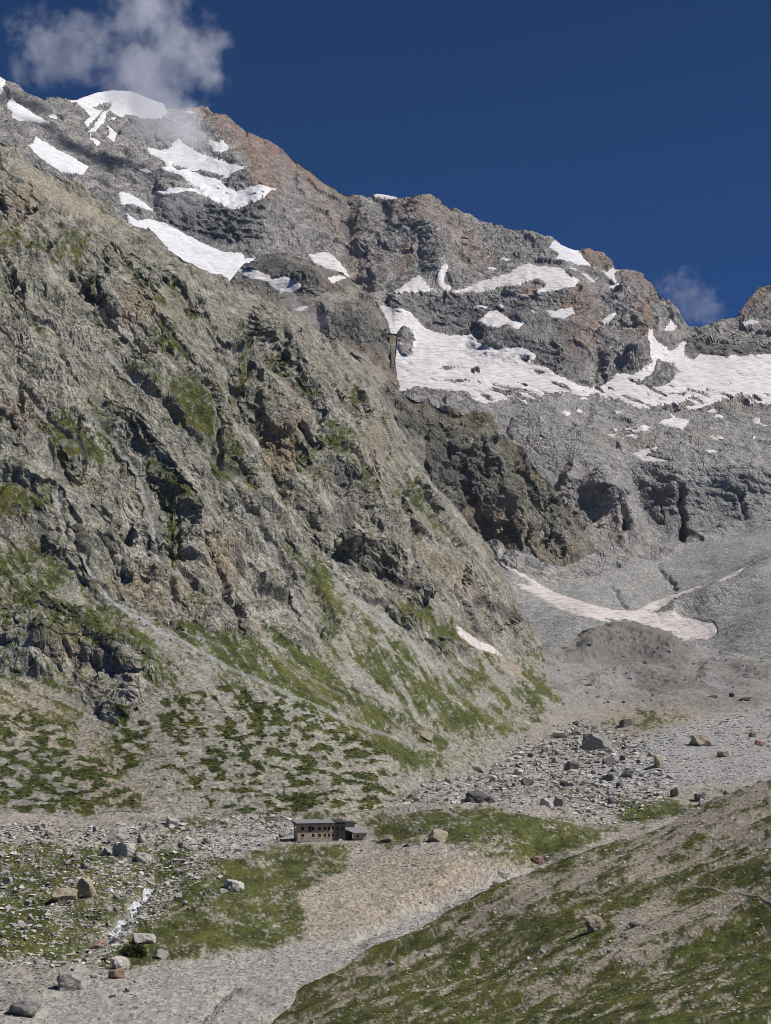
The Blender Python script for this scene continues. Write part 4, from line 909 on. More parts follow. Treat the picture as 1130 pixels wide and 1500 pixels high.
def water_material(name, a, b, rough):
    t = NT(name); p = t.pos(); n = t.noise(t.mapping(p, (1, .5, .4)), 1.6, 5, .65)
    t.bsdf.inputs['Roughness'].default_value = rough; t.bsdf.inputs['Specular IOR Level'].default_value = .5
    t.bump(n, .6, .3)
    return t.out(t.mix(t.ramp(n, .4, .6), a, b))
W_WHITE = water_material('white_water', (.30, .33, .36), (.78, .80, .82), .3)
W_DARK = water_material('shallow_stream', (.10, .10, .095), (.30, .30, .29), .4)
L = VALLEY; qn = (L.P / 1.6).astype(F); wu, wv = L.u + 1.2 * fbm(qn, 701, 3), L.v + 1.0 * fbm(qn, 709, 3)
for nm, poly, mt in [('stream', [(208, 1307), (211, 1296), (218, 1287), (227, 1288), (222, 1300), (216, 1310)], W_WHITE), ('stream', [(190, 1323), (204, 1313), (212, 1317), (202, 1328), (193, 1333)], W_WHITE),
                     ('stream', [(162, 1364), (168, 1349), (174, 1340), (188, 1333), (199, 1331), (195, 1342), (184, 1349), (179, 1356), (174, 1367)], W_WHITE), ('stream', [(48, 1413), (62, 1404), (78, 1398), (92, 1392), (98, 1396), (84, 1404), (68, 1412), (55, 1419)], W_DARK),
                     ('stream', [(288, 1512), (310, 1484), (318, 1470), (326, 1460), (342, 1452), (352, 1447), (356, 1449), (345, 1457), (330, 1464), (323, 1476), (316, 1488), (302, 1512)], W_DARK)]:
    o = sheet(L, inside(wu, wv, poly), .45, nm, mt, -.5, 4)
    if o: tag(o, kind='structure')
def path_material():
    t = NT('trodden_earth'); n = t.noise(t.pos(), 3, 4)
    return t.out(t.mix(n, srgb(120, 112, 84), srgb(160, 150, 122)))
L = SLOPE
pts = [(1000, 1299), (1030, 1302), (1062, 1309), (1095, 1313), (1126, 1321), (1180, 1332)]
i = near(L.u, L.v, pts, 6); d = np.full(len(L.u), -99.0); dd = _segdist(L.u[i], L.v[i], pts)[0]; d[i] = 1.5 - dd
o = sheet(L, d, .12, 'footpath', path_material(), -1.0, 1.5)
if o: tag(o, kind='structure')

# ------------------------------------------------------------------ stones, boulders, turf
def icosphere(sub):
    bm = bmesh.new(); bmesh.ops.create_icosphere(bm, subdivisions=sub, radius=1)
    co = np.array([v.co[:] for v in bm.verts]); tri = np.array([[l.vert.index for l in f.loops] for f in bm.faces]); bm.free()
    return co, tri
ICO = {k: icosphere(k) for k in (3, 4)}
def rock_shape(seed, sub, cuts, rough):
    r = np.random.default_rng(seed); co, tri = ICO[sub]; co = co.copy()
    for k in range(cuts):
        n = r.normal(size=3); n /= np.linalg.norm(n)
        if k == 0: n = np.array([r.normal() * .25, r.normal() * .25, 1.0]); n /= np.linalg.norm(n)
        dd = .42 + .42 * r.random()
        s = co @ n - dd
        co -= np.clip(s, 0, None)[:, None] * n[None]
    if rough:
        q = (co * 2.2 + seed * 7.3).astype(F)
        rad = 1 + rough * fbm(q, seed % 50, 4) + rough * .8 * facet((co * 2.6 + seed).astype(F), seed % 31, .8, .1)
        co *= rad[:, None]
    co /= np.abs(co).max(0)[None]
    return co, tri
def rock_material(name, a, b, stain):
    t = NT(name)
    oi = t.n.new('ShaderNodeObjectInfo'); tc = t.n.new('ShaderNodeTexCoord').outputs['Object']
    p = t.pos(); n1 = t.noise(p, .6, 5, .6); n2 = t.noise(p, 2.6, 5, .65); n3 = t.noise(t.mapping(tc, (2.5, 2.5, .7)), 1.4, 4, .6)
    c = t.mix(t.ramp(n1, .3, .7), a, b)
    c = t.mix(t.ramp(n3, .55, .72, 0, .7), c, stain)
    c = t.mix(1.0, c, t.mix(t.ramp(n2, .25, .75), (.72, .72, .72), (1.25, 1.25, 1.23)), 'MULTIPLY')
    c = t.mix(1.0, c, t.mix(oi.outputs['Random'], (.85, .85, .86), (1.15, 1.14, 1.12)), 'MULTIPLY')
    t.bump(t.math('ADD', n2, n1), .6, .35)
    return t.out(c)
RM = {'grey': rock_material('grey_boulder_rock', srgb(128, 125, 122), srgb(156, 151, 146), srgb(96, 94, 92)),
      'pale': rock_material('pale_boulder_rock', srgb(158, 152, 148), srgb(182, 175, 168), srgb(120, 116, 112)),
      'tan': rock_material('tan_boulder_rock', srgb(140, 128, 108), srgb(166, 156, 138), srgb(116, 94, 74)),
      'dark': rock_material('dark_boulder_rock', srgb(86, 83, 82), srgb(112, 108, 105), srgb(64, 62, 61)),
      'red': rock_material('reddish_boulder_rock', srgb(140, 112, 100), srgb(162, 140, 128), srgb(110, 86, 78))}
PMESH = {}
def boulder_mesh(k, m, sub):
    if (k, m, sub) not in PMESH:
        co, tri = rock_shape(900 + k, sub, 7 + k % 5, .13)
        me = mesh_np('boulder', co, tri, False); me.materials.append(RM[m]); PMESH[k, m, sub] = me
    return PMESH[k, m, sub]
TAKEN = []
def boulder(land, u, v, w, h, m, k, rot, label, group=None, sink=.35):
    """w, h: apparent size in image pixels; v: where it meets the ground."""
    i = land.at(u, v); p = land.P[i]; s = p[1] / FOC
    o = add_obj('boulder', boulder_mesh(k % 14, m, 4 if w > 22 else 3))
    sx, sz = w * s / 2, h * s / (2 - sink) 
    o.scale = (sx, sx * (.75 + .35 * ((k * 37) % 10) / 10), sz)
    o.rotation_euler = (0, 0, rot)
    o.location = (p[0], p[1] + sx * .5, p[2] + sz * (1 - sink) - .05)
    tag(o, label, 'boulder', group)
    TAKEN.append((u, v, w * .6))
    return o
HERO = [
 (VALLEY, 181, 1253, 36, 28, 'pale', 0, .3, 'huge pale grey boulder with a smooth broad face, largest in the left field'),
 (VALLEY, 170, 1237, 40, 29, 'pale', 9, .9, 'pale boulder rising directly behind the huge smooth faced one'),
 (VALLEY, 157, 1251, 24, 17, 'grey', 6, 2.0, 'undercut boulder leaning on the left of the huge smooth faced one'),
 (VALLEY, 208, 1257, 34, 19, 'pale', 1, 1.2, 'low boulder with a black undercut, just right of the huge smooth faced one'),
 (VALLEY, 250, 1212, 24, 22, 'pale', 2, .5, 'blocky pinkish boulder at the talus foot above the left boulder field'),
 (VALLEY, 268, 1245, 22, 17, 'grey', 3, 1.9, 'square grey boulder on green turf between the huge boulder and the hut'),
 (VALLEY, 309, 1221, 20, 15, 'grey', 4, .2, 'grey boulder midway between the huge pale boulder and the hut'),
 (VALLEY, 92, 1322, 44, 27, 'tan', 5, .8, 'rusty tan boulder left of the stream cascade'),
 (VALLEY, 125, 1320, 40, 33, 'tan', 6, 2.2, 'cream and tan leaning boulder touching the rusty one by the cascade'),
 (VALLEY, 205, 1381, 46, 17, 'pale', 7, .1, 'flat pale slab boulder above the round dark shrub'),
 (VALLEY, 237, 1400, 27, 14, 'grey', 8, .4, 'low grey boulder at the grass edge right of the round shrub'),
 (VALLEY, 143, 1382, 34, 17, 'red', 9, .6, 'reddish boulder at the lower end of the stream cascade'),
 (VALLEY, 174, 1420, 38, 24, 'pale', 10, 1.1, 'pale pointed boulder below the round shrub'),
 (VALLEY, 172, 1437, 32, 18, 'red', 11, .3, 'brownish split boulder at the river gravel below the pointed one'),
 (VALLEY, 100, 1456, 56, 32, 'grey', 12, .9, 'large grey boulder on the lower left gravel'),
 (VALLEY, 38, 1488, 60, 27, 'grey', 13, .2, 'large low boulder in the bottom left corner'),
 (VALLEY, 345, 1303, 36, 22, 'pale', 1, .5, 'pale double boulder on the green mound below the hut'),
 (VALLEY, 326, 1306, 18, 10, 'grey', 4, .5, 'small block beside the pale double boulder on the mound'),
 (VALLEY, 706, 1180, 52, 25, 'dark', 3, .4, 'big dark grey boulder behind the grassy mound'),
 (VALLEY, 567, 1231, 23, 17, 'tan', 5, .4, 'tan boulder on the turf nearest the hut annex'),
 (VALLEY, 607, 1240, 29, 15, 'tan', 0, 1.0, 'rounded tan boulder, middle one of three right of the hut'),
 (VALLEY, 645, 1233, 35, 20, 'tan', 8, .2, 'broad tan boulder, farthest of three right of the hut'),
 (VALLEY, 872, 1098, 56, 32, 'grey', 12, .3, 'largest tilted boulder at the edge of the pale outwash plain'),
 (VALLEY, 838, 1131, 27, 20, 'dark', 2, .6, 'dark faced boulder below the largest tilted boulder'),
 (VALLEY, 893, 1122, 28, 18, 'dark', 6, .8, 'dark blocky boulder cluster top below the largest tilted boulder'),
 (VALLEY, 921, 1139, 24, 15, 'dark', 9, .3, 'dark wedge boulder lying on the pale outwash plain'),
 (VALLEY, 966, 1124, 22, 25, 'tan', 10, .9, 'upright pointed boulder on the pale outwash plain'),
 (VALLEY, 938, 1118, 14, 9, 'grey', 4, .9, 'small peaked boulder left of the upright pointed one'),
 (VALLEY, 1025, 1094, 37, 20, 'tan', 7, .2, 'broad ribbed brown boulder on the outwash plain'),
 (VALLEY, 1062, 1109, 25, 11, 'tan', 11, .2, 'low brown boulder right below the broad ribbed one'),
 (VALLEY, 1115, 1090, 20, 13, 'red', 3, .5, 'brown boulder near the right edge of the outwash plain'),
 (VALLEY, 1104, 1080, 15, 10, 'red', 13, 1.5, 'small brown boulder just above its larger neighbour at the right edge'),
 (VALLEY, 989, 1164, 15, 18, 'dark', 6, .2, 'dark upright boulder, leftmost on the brow of the right slope'),
 (VALLEY, 1025, 1171, 21, 14, 'dark', 1, .9, 'black shadowed boulder on the brow above the right slope'),
 (VALLEY, 1030, 1181, 17, 15, 'grey', 4, .3, 'grey boulder directly below the black shadowed one'),
 (VALLEY, 1069, 1168, 18, 17, 'grey', 8, .4, 'grey block alone on the brow of the right slope'),
 (VALLEY, 1097, 1156, 16, 8, 'grey', 2, .4, 'low grey block on the brow near the right edge'),
 (VALLEY, 1116, 1151, 14, 11, 'dark', 5, .4, 'dark block farthest along the brow at the right edge'),
 (VALLEY, 917, 1066, 26, 17, 'dark', 0, 1.4, 'brown peaked boulder at the back of the boulder band'),
 (VALLEY, 847, 1078, 20, 14, 'grey', 9, .5, 'angular boulder left of the largest tilted boulder'),
 (VALLEY, 819, 1183, 18, 24, 'grey', 2, .2, 'tall slab boulder standing behind the grassy mound'),
 (VALLEY, 800, 1185, 26, 18, 'pale', 12, .2, 'cracked pale boulder leaning beside the tall slab'),
 (VALLEY, 852, 1162, 20, 12, 'grey', 7, .2, 'grey boulder with a flat top upslope of the tall slab'),
 (VALLEY, 731, 1298, 21, 13, 'pale', 13, .5, 'white boulder in the narrow riverbed below the mound'),
 (VALLEY, 739, 1282, 20, 16, 'grey', 3, .7, 'grey boulder just above the white one in the riverbed'),
 (VALLEY, 790, 1266, 26, 14, 'red', 1, .7, 'brownish boulder where the riverbed meets the right slope'),
 (SLOPE, 874, 1369, 44, 28, 'tan', 10, .4, 'single big lichen grey boulder on the near right slope'),
 (SLOPE, 932, 1360, 22, 8, 'dark', 3, .3, 'dark flat stone right of the big boulder on the near slope'),
 (SLOPE, 918, 1378, 11, 7, 'grey', 5, .3, 'small rounded stone below the dark flat stone on the near slope'),
 (SLOPE, 627, 1399, 17, 7, 'pale', 7, .3, 'pale flat stone on the lower edge of the near slope'),
 (SLOPE, 574, 1415, 12, 10, 'grey', 2, .3, 'grey stone at the far left of the near slope'),
 (FLANK, 623, 1083, 34, 15, 'tan', 8, .4, 'lone brown boulder on the green talus fan'),
 (VALLEY, 828, 950, 17, 5, 'dark', 4, .4, 'black rock at the left end of the moraine crest'),
 (VALLEY, 1047, 1024, 18, 7, 'dark', 6, .2, 'dark flat rock on the moraine above the outwash plain'),
 (VALLEY, 1093, 1025, 24, 8, 'dark', 9, .2, 'dark double rock on the moraine at the right edge'),
 (VALLEY, 861, 960, 10, 6, 'dark', 2, .2, 'small black rock below the moraine crest'),
 (VALLEY, 862, 1006, 12, 5, 'dark', 5, .2, 'small dark rock low on the left of the moraine'),
 (VALLEY, 499, 1233, 9, 6, 'pale', 4, .2, 'pale stone at the foot of the dark end of the hut')]
for k, (ld, u_, v_, w_, h_, m_, kk, rr, lab) in enumerate(HERO): boulder(ld, u_, v_, w_ * .95, h_ * .88, m_, kk, rr, lab, None, .5)
def free(u_, v_, w_):
    return all((u_ - a) ** 2 / (b2 + w_ * .5) ** 2 + (v_ - b) ** 2 / (b2 * .7 + w_ * .4) ** 2 > 1 for a, b, b2 in TAKEN) and not (428 < u_ < 548 and 1196 < v_ < 1236)
FIELDS = [(70, [(0, 1215), (120, 1215), (250, 1200), (330, 1215), (300, 1285), (215, 1310), (140, 1370), (60, 1400), (0, 1320)], 6, 17, ('pale', 'grey', 'pale', 'tan'), VALLEY, 'loose grey boulder in the left boulder field', 'boulders of the left field'),
          (18, [(110, 1395), (150, 1350), (190, 1310), (225, 1285), (240, 1292), (205, 1330), (180, 1370), (130, 1410)], 6, 13, ('pale', 'tan', 'grey'), VALLEY, 'boulder in the rocky bed of the stream cascade', 'boulders along the cascade'),
          (18, [(265, 1330), (330, 1285), (380, 1280), (370, 1300), (320, 1320), (280, 1345)], 5, 11, ('pale', 'grey'), VALLEY, 'pale rock in the stone streak on the green mound', 'rocks on the green mound'),
          (20, [(330, 1225), (420, 1205), (432, 1228), (400, 1240), (340, 1258)], 5, 12, ('pale', 'grey'), VALLEY, 'pale rock in the rubble left of the hut', 'rocks beside the hut'),
          (70, [(600, 1170), (700, 1130), (800, 1090), (850, 1060), (930, 1090), (950, 1150), (900, 1180), (860, 1195), (740, 1180)], 7, 22, ('grey', 'pale', 'dark', 'dark'), VALLEY, 'grey boulder in the boulder band before the outwash plain', 'boulders of the band'),
          (12, [(560, 1215), (680, 1190), (820, 1205), (860, 1225), (740, 1235), (600, 1225)], 4, 10, ('grey', 'tan'), VALLEY, 'small rock lying on the grassy mound right of the hut', 'rocks on the grassy mound'),
          (18, [(860, 1060), (840, 970), (960, 950), (1120, 990), (1120, 1030), (960, 1040)], 4, 9, ('dark', 'grey'), VALLEY, 'dark rock strewn over the grey moraine', 'rocks on the moraine'),
          (22, [(640, 1385), (800, 1300), (960, 1230), (1110, 1180), (1120, 1300), (900, 1400), (700, 1450)], 5, 11, ('tan', 'pale'), SLOPE, 'loose stone embedded in the near right slope', 'stones on the near slope'),
          (16, [(0, 1430), (120, 1425), (260, 1420), (200, 1480), (40, 1470)], 6, 14, ('grey', 'pale'), VALLEY, 'rock on the lower left river gravel', 'rocks on the river gravel')]
SHORT = ['huge smooth faced boulder', 'boulder behind the huge smooth faced one', 'undercut boulder leaning on the huge one', 'low black undercut boulder', 'blocky pinkish boulder at the talus foot', 'square grey boulder on green turf', 'boulder midway to the hut', 'rusty tan boulder by the cascade', 'cream leaning boulder by the cascade', 'flat pale slab above the shrub', 'low boulder right of the shrub', 'reddish boulder at the cascade end', 'pale pointed boulder below the shrub', 'brownish split boulder', 'large grey boulder on the gravel', 'large low corner boulder', 'pale double boulder on the mound', 'small block beside the pale double boulder', 'big dark boulder behind the mound', 'tan boulder nearest the annex', 'rounded tan middle boulder', 'broad tan boulder', 'largest tilted boulder', 'dark faced boulder', 'dark cluster top boulder', 'dark wedge boulder', 'upright pointed boulder', 'small peaked boulder', 'broad ribbed brown boulder', 'low brown boulder', 'brown boulder near the right edge', 'small brown boulder at the right edge', 'dark upright boulder on the brow', 'black shadowed boulder on the brow', 'grey boulder below the black shadowed one', 'lone grey block on the brow', 'low grey block on the brow', 'dark block at the right edge', 'brown peaked boulder', 'angular boulder left of the tilted one', 'tall slab boulder', 'cracked pale boulder', 'flat topped grey boulder', 'white riverbed boulder', 'grey riverbed boulder', 'brownish riverbed boulder', 'big boulder on the near slope', 'dark flat stone on the near slope', 'small rounded stone on the near slope', 'pale flat stone on the near slope', 'far left stone on the near slope', 'lone brown boulder on the talus fan', 'black rock on the moraine crest', 'dark flat moraine rock', 'dark double moraine rock', 'small black rock below the crest', 'small dark rock low on the moraine', 'pale stone at the hut foot']
assert len(SHORT) == len(HERO)
AUTO = []
rr = random.Random(5)
for n, poly, a, b, mats, ld, lab, grp in FIELDS:
    us_ = [p[0] for p in poly]; vs_ = [p[1] for p in poly]; c = 0; tries = 0
    while c < n and tries < n * 40:
        tries += 1
        u_, v_ = rr.uniform(min(us_), max(us_)), rr.uniform(min(vs_), max(vs_))
        if inside(np.array([u_]), np.array([v_]), poly)[0] < 0: continue
        w_ = a + (b - a) * rr.random() ** 2.2
        if not free(u_, v_, w_): continue
        mm = rr.choice(mats); o = boulder(ld, u_, v_, w_, w_ * rr.uniform(.5, .85), mm, rr.randrange(14), rr.uniform(0, 6.28), lab, grp); c += 1; AUTO.append((o, u_, v_, w_, mm, ld, grp))

# every one of them named by its look and its nearest landmark boulder
NAMED = {}
for o, u_, v_, w_, mm, ld, grp in AUTO:
    cand = [((u_ - h[1]) ** 2 + (1.6 * (v_ - h[2])) ** 2, k) for k, h in enumerate(HERO) if h[0] is ld]
    d2, k = min(cand); du, dv = u_ - HERO[k][1], 1.6 * (v_ - HERO[k][2])
    rel = ('right of' if du > 0 else 'left of') if abs(du) > abs(dv) else ('in front of' if dv > 0 else 'behind')
    size = 'small' if w_ < 7 else 'medium' if w_ < 10.5 else 'large'
    NAMED.setdefault((size, {'red': 'reddish'}.get(mm, mm), rel, SHORT[k]), []).append((d2, o))
ORD = ['', 'second nearest ', 'third nearest ', 'fourth nearest ', 'fifth nearest ', 'sixth nearest ', 'seventh nearest ', 'eighth nearest ', 'ninth nearest ', 'tenth nearest ']
for (size, colr, rel, short), lst in NAMED.items():
    for n, (_, o) in enumerate(sorted(lst, key=lambda x: x[0])):
        o['label'] = (ORD[n] if n else ('nearest ' if len(lst) > 1 else '')) + size + ' ' + colr + ' rock ' + rel + ' the ' + short

# small stones that nobody could count: each a little angular solid
def hull_rock(seed, n=8):
    r = np.random.default_rng(seed); bm = bmesh.new()
    for _ in range(n):
        d = r.normal(size=3); d /= np.linalg.norm(d); bm.verts.new(d * (.8 + .2 * r.random()))
    bmesh.ops.convex_hull(bm, input=bm.verts[:]); bmesh.ops.triangulate(bm, faces=bm.faces[:])
    bm.verts.index_update()
    used = sorted({v.index for f in bm.faces for v in f.verts}); mp = {a: b for b, a in enumerate(used)}
    co = np.array([v.co[:] for v in bm.verts])[used]; tri = np.array([[mp[v.index] for v in f.verts] for f in bm.faces]); bm.free()
    return co, tri
HULL = [hull_rock(40 + k) for k in range(12)]
def scatter(P, size, tone, name, mat, shapes, flat=.7, seed=1, sink=.15):
    r = np.random.default_rng(seed); cos, tris, tones = [], [], []; base = 0; pick = r.integers(0, len(shapes), len(P))
    for k, (co, tri) in enumerate(shapes):
        m = pick == k; n = m.sum()
        if n == 0: continue
        a = r.uniform(0, 6.283, n); c, s = np.cos(a), np.sin(a)
        sc = size[m][:, None] * np.stack([r.uniform(.75, 1.25, n), r.uniform(.6, 1.1, n), r.uniform(.5, 1.0, n) * flat], -1)
        q = co[None] * sc[:, None, :]
        x = q[..., 0] * c[:, None] - q[..., 1] * s[:, None]; y = q[..., 0] * s[:, None] + q[..., 1] * c[:, None]
        q = np.stack([x, y, q[..., 2]], -1) + P[m][:, None, :]; q[..., 2] += (sc[:, 2] * (1 - sink * 2))[:, None] * .5
        cos.append(q.reshape(-1, 3)); tris.append((tri[None] + (base + np.arange(n) * len(co))[:, None, None]).reshape(-1, 3)); base += n * len(co)
        tones.append(np.repeat(tone[m], len(co), 0))
    me = mesh_np(name, np.concatenate(cos), np.concatenate(tris), False)
    tn = np.concatenate(tones); col_attr(me, 'tone', np.concatenate([tn, np.ones((len(tn), 1))], 1))
    return add_obj(name, me, mat)
def tone_material(name, rough=.95):
    t = NT(name); k = t.n.new('ShaderNodeAttribute'); k.attribute_name = 'tone'
    n = t.noise(t.pos(), 3.0, 4, .6)
    return t.out(t.mix(.8, k.outputs['Color'], t.mix(t.ramp(n, .3, .7), (.75, .75, .75), (1.25, 1.25, 1.25)), 'MULTIPLY'))
STONE = tone_material('loose_stones')
def strew(L, n, weight, smin, smax, power, col_a, col_b, name, label, seed, cat='stones', flat=.7):
    r = np.random.default_rng(seed)
    w = np.clip(weight[:L.nfront], 0, None) * (L.u[:L.nfront] > -10) * (L.u[:L.nfront] < 1140) * (L.v[:L.nfront] < 1506)
    ids = r.choice(L.nfront, n, p=w / w.sum())
    p = L.P[ids].copy(); px = p[:, 1] / FOC
    p[:, 0] += r.uniform(-.7, .7, n) * px; p[:, 1] += r.uniform(-.7, .7, n) * px * 2
    size = (smin * (1 - r.random(n)) ** (-1 / power)).clip(smin, smax) * px * .5
    f = r.random((n, 1)); tone = (np.array(col_a) * (1 - f) + np.array(col_b) * f) * r.uniform(.75, 1.2, (n, 1))
    o = scatter(p, size, tone, name, STONE, HULL, flat, seed); tag(o, label, cat, None, 'stuff')
    return o
L = VALLEY
wt = (.5 + 1.2 * L.by + .5 * sstep(.2, .6, L.pale) * (L.by < .3)) * (1 - .8 * L.grass) * np.where(L.v < 1050, .55, 1)
hutz = (L.u > 432) & (L.u < 545) & (L.v > 1190) & (L.v < 1232); wt[hutz] *= .1
strew(L, 22000, wt, 1.5, 7.5, 2.0, srgb(136, 130, 122), srgb(190, 184, 176), 'rubble', 'loose grey rubble strewn across the valley floor', 21)
strew(L, 11000, (sstep(.4, .9, L.by)) * (1 - .72 * L.grass) * np.where(L.v < 1050, .55, 1), 2.6, 12, 1.75, srgb(146, 141, 135), srgb(196, 190, 183), 'rubble', 'larger pale blocks crowding the boulder fields', 25)
strew(L, 2600, (sstep(.4, .9, L.by)) * (1 - .3 * L.grass) * np.where(L.v < 1190, 1.6, 1) * (L.v > 1050), 4.5, 15, 2.4, srgb(132, 128, 123), srgb(190, 184, 177), 'rubble', 'angular blocks the size of cars among the boulder fields', 27, flat=.85)
strew(L, 14000, sstep(.25, .6, L.pale) * (L.by < .6) * (1 - .6 * L.grass), 1.7, 5.5, 2.4, srgb(134, 131, 127), srgb(188, 184, 178), 'gravel', 'pale grey gravel and cobbles of the riverbeds and outwash plain', 26)
strew(L, 6000, (.15 + L.earth) * (1 - L.grass) * (L.v > 1200), 1.6, 5.0, 2.3, srgb(126, 117, 104), srgb(180, 171, 157), 'gravel', 'brown gravel on the bank below the hut', 22)
L = SLOPE
strew(L, 12000, .2 + (1 - L.grass), 1.6, 8, 2.0, srgb(140, 130, 112), srgb(190, 182, 164), 'scree', 'pale scree stones lying in the turf of the near slope', 23)
L = FLANK
strew(L, 15000, (1 - L.rock) * (1 - .6 * L.grass) * (L.v > 880) * (.4 + sstep(950, 1150, L.v)), 1.4, 5, 2.1, srgb(128, 122, 108), srgb(176, 168, 150), 'scree', 'grey scree stones covering the talus fans of the left flank', 24)
# low woody shrubs and turf
def tuft(seed, n, spread):
    r = np.random.default_rng(seed); co = []; tri = []
    for k in range(n):
        a = r.uniform(0, 6.283); rad = spread * r.random() ** .5; b = np.array([math.cos(a) * rad, math.sin(a) * rad, 0])
        h = (1 - .6 * rad / spread) * r.uniform(.6, 1.1); d = r.uniform(0, 6.283); wv = .28 * np.array([math.cos(d), math.sin(d), 0])
        co += [b - wv, b + wv, b + np.array([math.cos(a) * .25, math.sin(a) * .25, h])]; tri.append([3 * k, 3 * k + 1, 3 * k + 2])
    return np.array(co), np.array(tri)
SHRUBS = [tuft(k, 12, .9) for k in range(6)]; TUFTS = [tuft(50 + k, 6, .8) for k in range(6)]
LEAF = tone_material('shrub_and_turf_leaves')
def plant(L, n, weight, smin, smax, col_a, col_b, shapes, name, label, cat, seed, flat):
    r = np.random.default_rng(seed)
    w = np.clip(weight[:L.nfront], 0, None) * (L.u[:L.nfront] > -10) * (L.u[:L.nfront] < 1140) * (L.v[:L.nfront] < 1506)
    ids = r.choice(L.nfront, n, p=w / w.sum()); p = L.P[ids].copy(); px = p[:, 1] / FOC
    p[:, 0] += r.uniform(-.7, .7, n) * px; p[:, 1] += r.uniform(-.7, .7, n) * px * 2; p[:, 2] -= .05
    size = r.uniform(smin, smax, n) * px * .5
    f = r.random((n, 1)); tone = (np.array(col_a) * (1 - f) + np.array(col_b) * f) * r.uniform(.7, 1.25, (n, 1))
    o = scatter(p, size, tone, name, LEAF, shapes, flat, seed, 0.25); tag(o, label, cat, None, 'stuff')
plant(FLANK, 9000, FLANK.shrub ** 2, 2.4, 5.5, srgb(42, 50, 23), srgb(62, 70, 34), SHRUBS, 'low_shrubs', 'dark green low shrubs dotted over the talus above the hut', 'shrubs', 31, .8)
plant(SLOPE, 5000, np.clip(fbm(along, 501, 3) + .6 * fbm(along2, 511, 3) - .15, 0, 1) * SLOPE.grass, 3.5, 8.0, srgb(40, 50, 20), srgb(60, 68, 30), SHRUBS, 'low_shrubs', 'dark heath clumps in bands across the near right slope', 'shrubs', 34, .36)
plant(VALLEY, 14000, VALLEY.grass ** 2, 1.5, 3.6, srgb(54, 59, 27), srgb(86, 90, 46), TUFTS, 'grass', 'olive grass tufts covering the mounds around the hut', 'grass', 32, .42)
plant(SLOPE, 16000, SLOPE.grass ** 2, 2.0, 5.0, srgb(48, 54, 22), srgb(88, 88, 40), TUFTS, 'grass', 'olive grass and heath tufts on the near right slope', 'grass', 33, .32)
# the round shrub by the flat slab boulder
def leaf_ball(n, seed):
    r = np.random.default_rng(seed); co = []; tri = []
    for k in range(n):
        d = r.normal(size=3); d /= np.linalg.norm(d); d[2] = abs(d[2]); c = d * r.uniform(.55, 1.0) * (1 + .18 * math.sin(5 * d[0] + 3 * d[1]))
        a = r.normal(size=3) * .13; b = r.normal(size=3) * .13
        co += [c, c + a, c + b]; tri.append([3 * k, 3 * k + 1, 3 * k + 2])
    return np.array(co), np.array(tri)
p = VALLEY.P[VALLEY.at(197, 1397)]; s_ = p[1] / FOC
root = bpy.data.objects.new('shrub', None); COL.objects.link(root); root.location = p
tag(root, 'round dark green shrub under the flat pale slab boulder', 'shrub')
co, tri = leaf_ball(900, 4); me = mesh_np('foliage', co * np.array([19, 14, 17]) * s_, tri, False); col_attr(me, 'tone', np.tile([*srgb(50, 58, 30), 1], (len(co), 1)) * np.repeat(RNG.uniform(.6, 1.3, len(co) // 3), 3)[:, None]); add_obj('foliage', me, LEAF, root)
bm = bmesh.new()
for a in range(5):
    ang = a * 1.256
    r_ = bmesh.ops.create_cone(bm, segments=6, radius1=.09, radius2=.04, depth=2.0, cap_ends=True, matrix=Matrix.Translation((math.cos(ang) * .5, math.sin(ang) * .5, .9)) @ Matrix.Rotation(.5, 4, (-math.sin(ang), math.cos(ang), 0)))
me = bpy.data.meshes.new('stem'); bm.to_mesh(me); bm.free()
t_ = NT('shrub_wood'); add_obj('stem', me, t_.out(t_.mix(t_.noise(t_.pos(), 4), srgb(84, 70, 54), srgb(110, 94, 74))), root)


# ------------------------------------------------------------------ the stone hut
def stone_wall_material(name, a, b, scale=2.2):
    t = NT(name); p = t.pos(); m = t.mapping(p, (1, 1, 1.7))
    v = t.voro(m, scale); sp = t.n.new('ShaderNodeSeparateColor'); t.link(v, sp.inputs[0])
    n = t.noise(p, 5, 4); c = t.mix(sp.outputs[0], a, b)
    c = t.mix(.7, c, t.mix(n, (.8, .8, .8), (1.2, 1.2, 1.2)), 'MULTIPLY'); t.bump(sp.outputs[1], .5, .06)
    return t.out(c)
def plain(name, a, b, rough=.8, scale=3, spec=.2, metal=0):
    t = NT(name); t.bsdf.inputs['Roughness'].default_value = rough; t.bsdf.inputs['Specular IOR Level'].default_value = spec; t.bsdf.inputs['Metallic'].default_value = metal
    return t.out(t.mix(t.noise(t.pos(), scale, 4), a, b))
HM = {'wall': stone_wall_material('hut_stone', srgb(146, 130, 112), srgb(196, 180, 160)), 'clad_shade': plain('dark_cladding_and_shade', srgb(52, 49, 47), srgb(66, 62, 59)), 'fascia': plain('dark_roof_edge', srgb(56, 54, 54), srgb(72, 70, 70)),
      'roof': plain('grey_roof_sheet', srgb(112, 111, 110), srgb(140, 138, 136), .7, 1.2, .2), 'wood': plain('orange_wood', srgb(128, 72, 36), srgb(156, 94, 50)), 'sill': plain('pale_sill', srgb(176, 168, 158), srgb(196, 190, 182)),
      'glass': plain('window_glass', (.012, .012, .014), (.02, .02, .022), .08, 1, .5), 'panel': plain('pale_panel', srgb(150, 152, 138), srgb(168, 170, 156)), 'white': plain('white_paint', (.75, .75, .75), (.8, .8, .8)), 'footing': stone_wall_material('footing_stone', srgb(110, 104, 98), srgb(150, 144, 138), 1.4)}
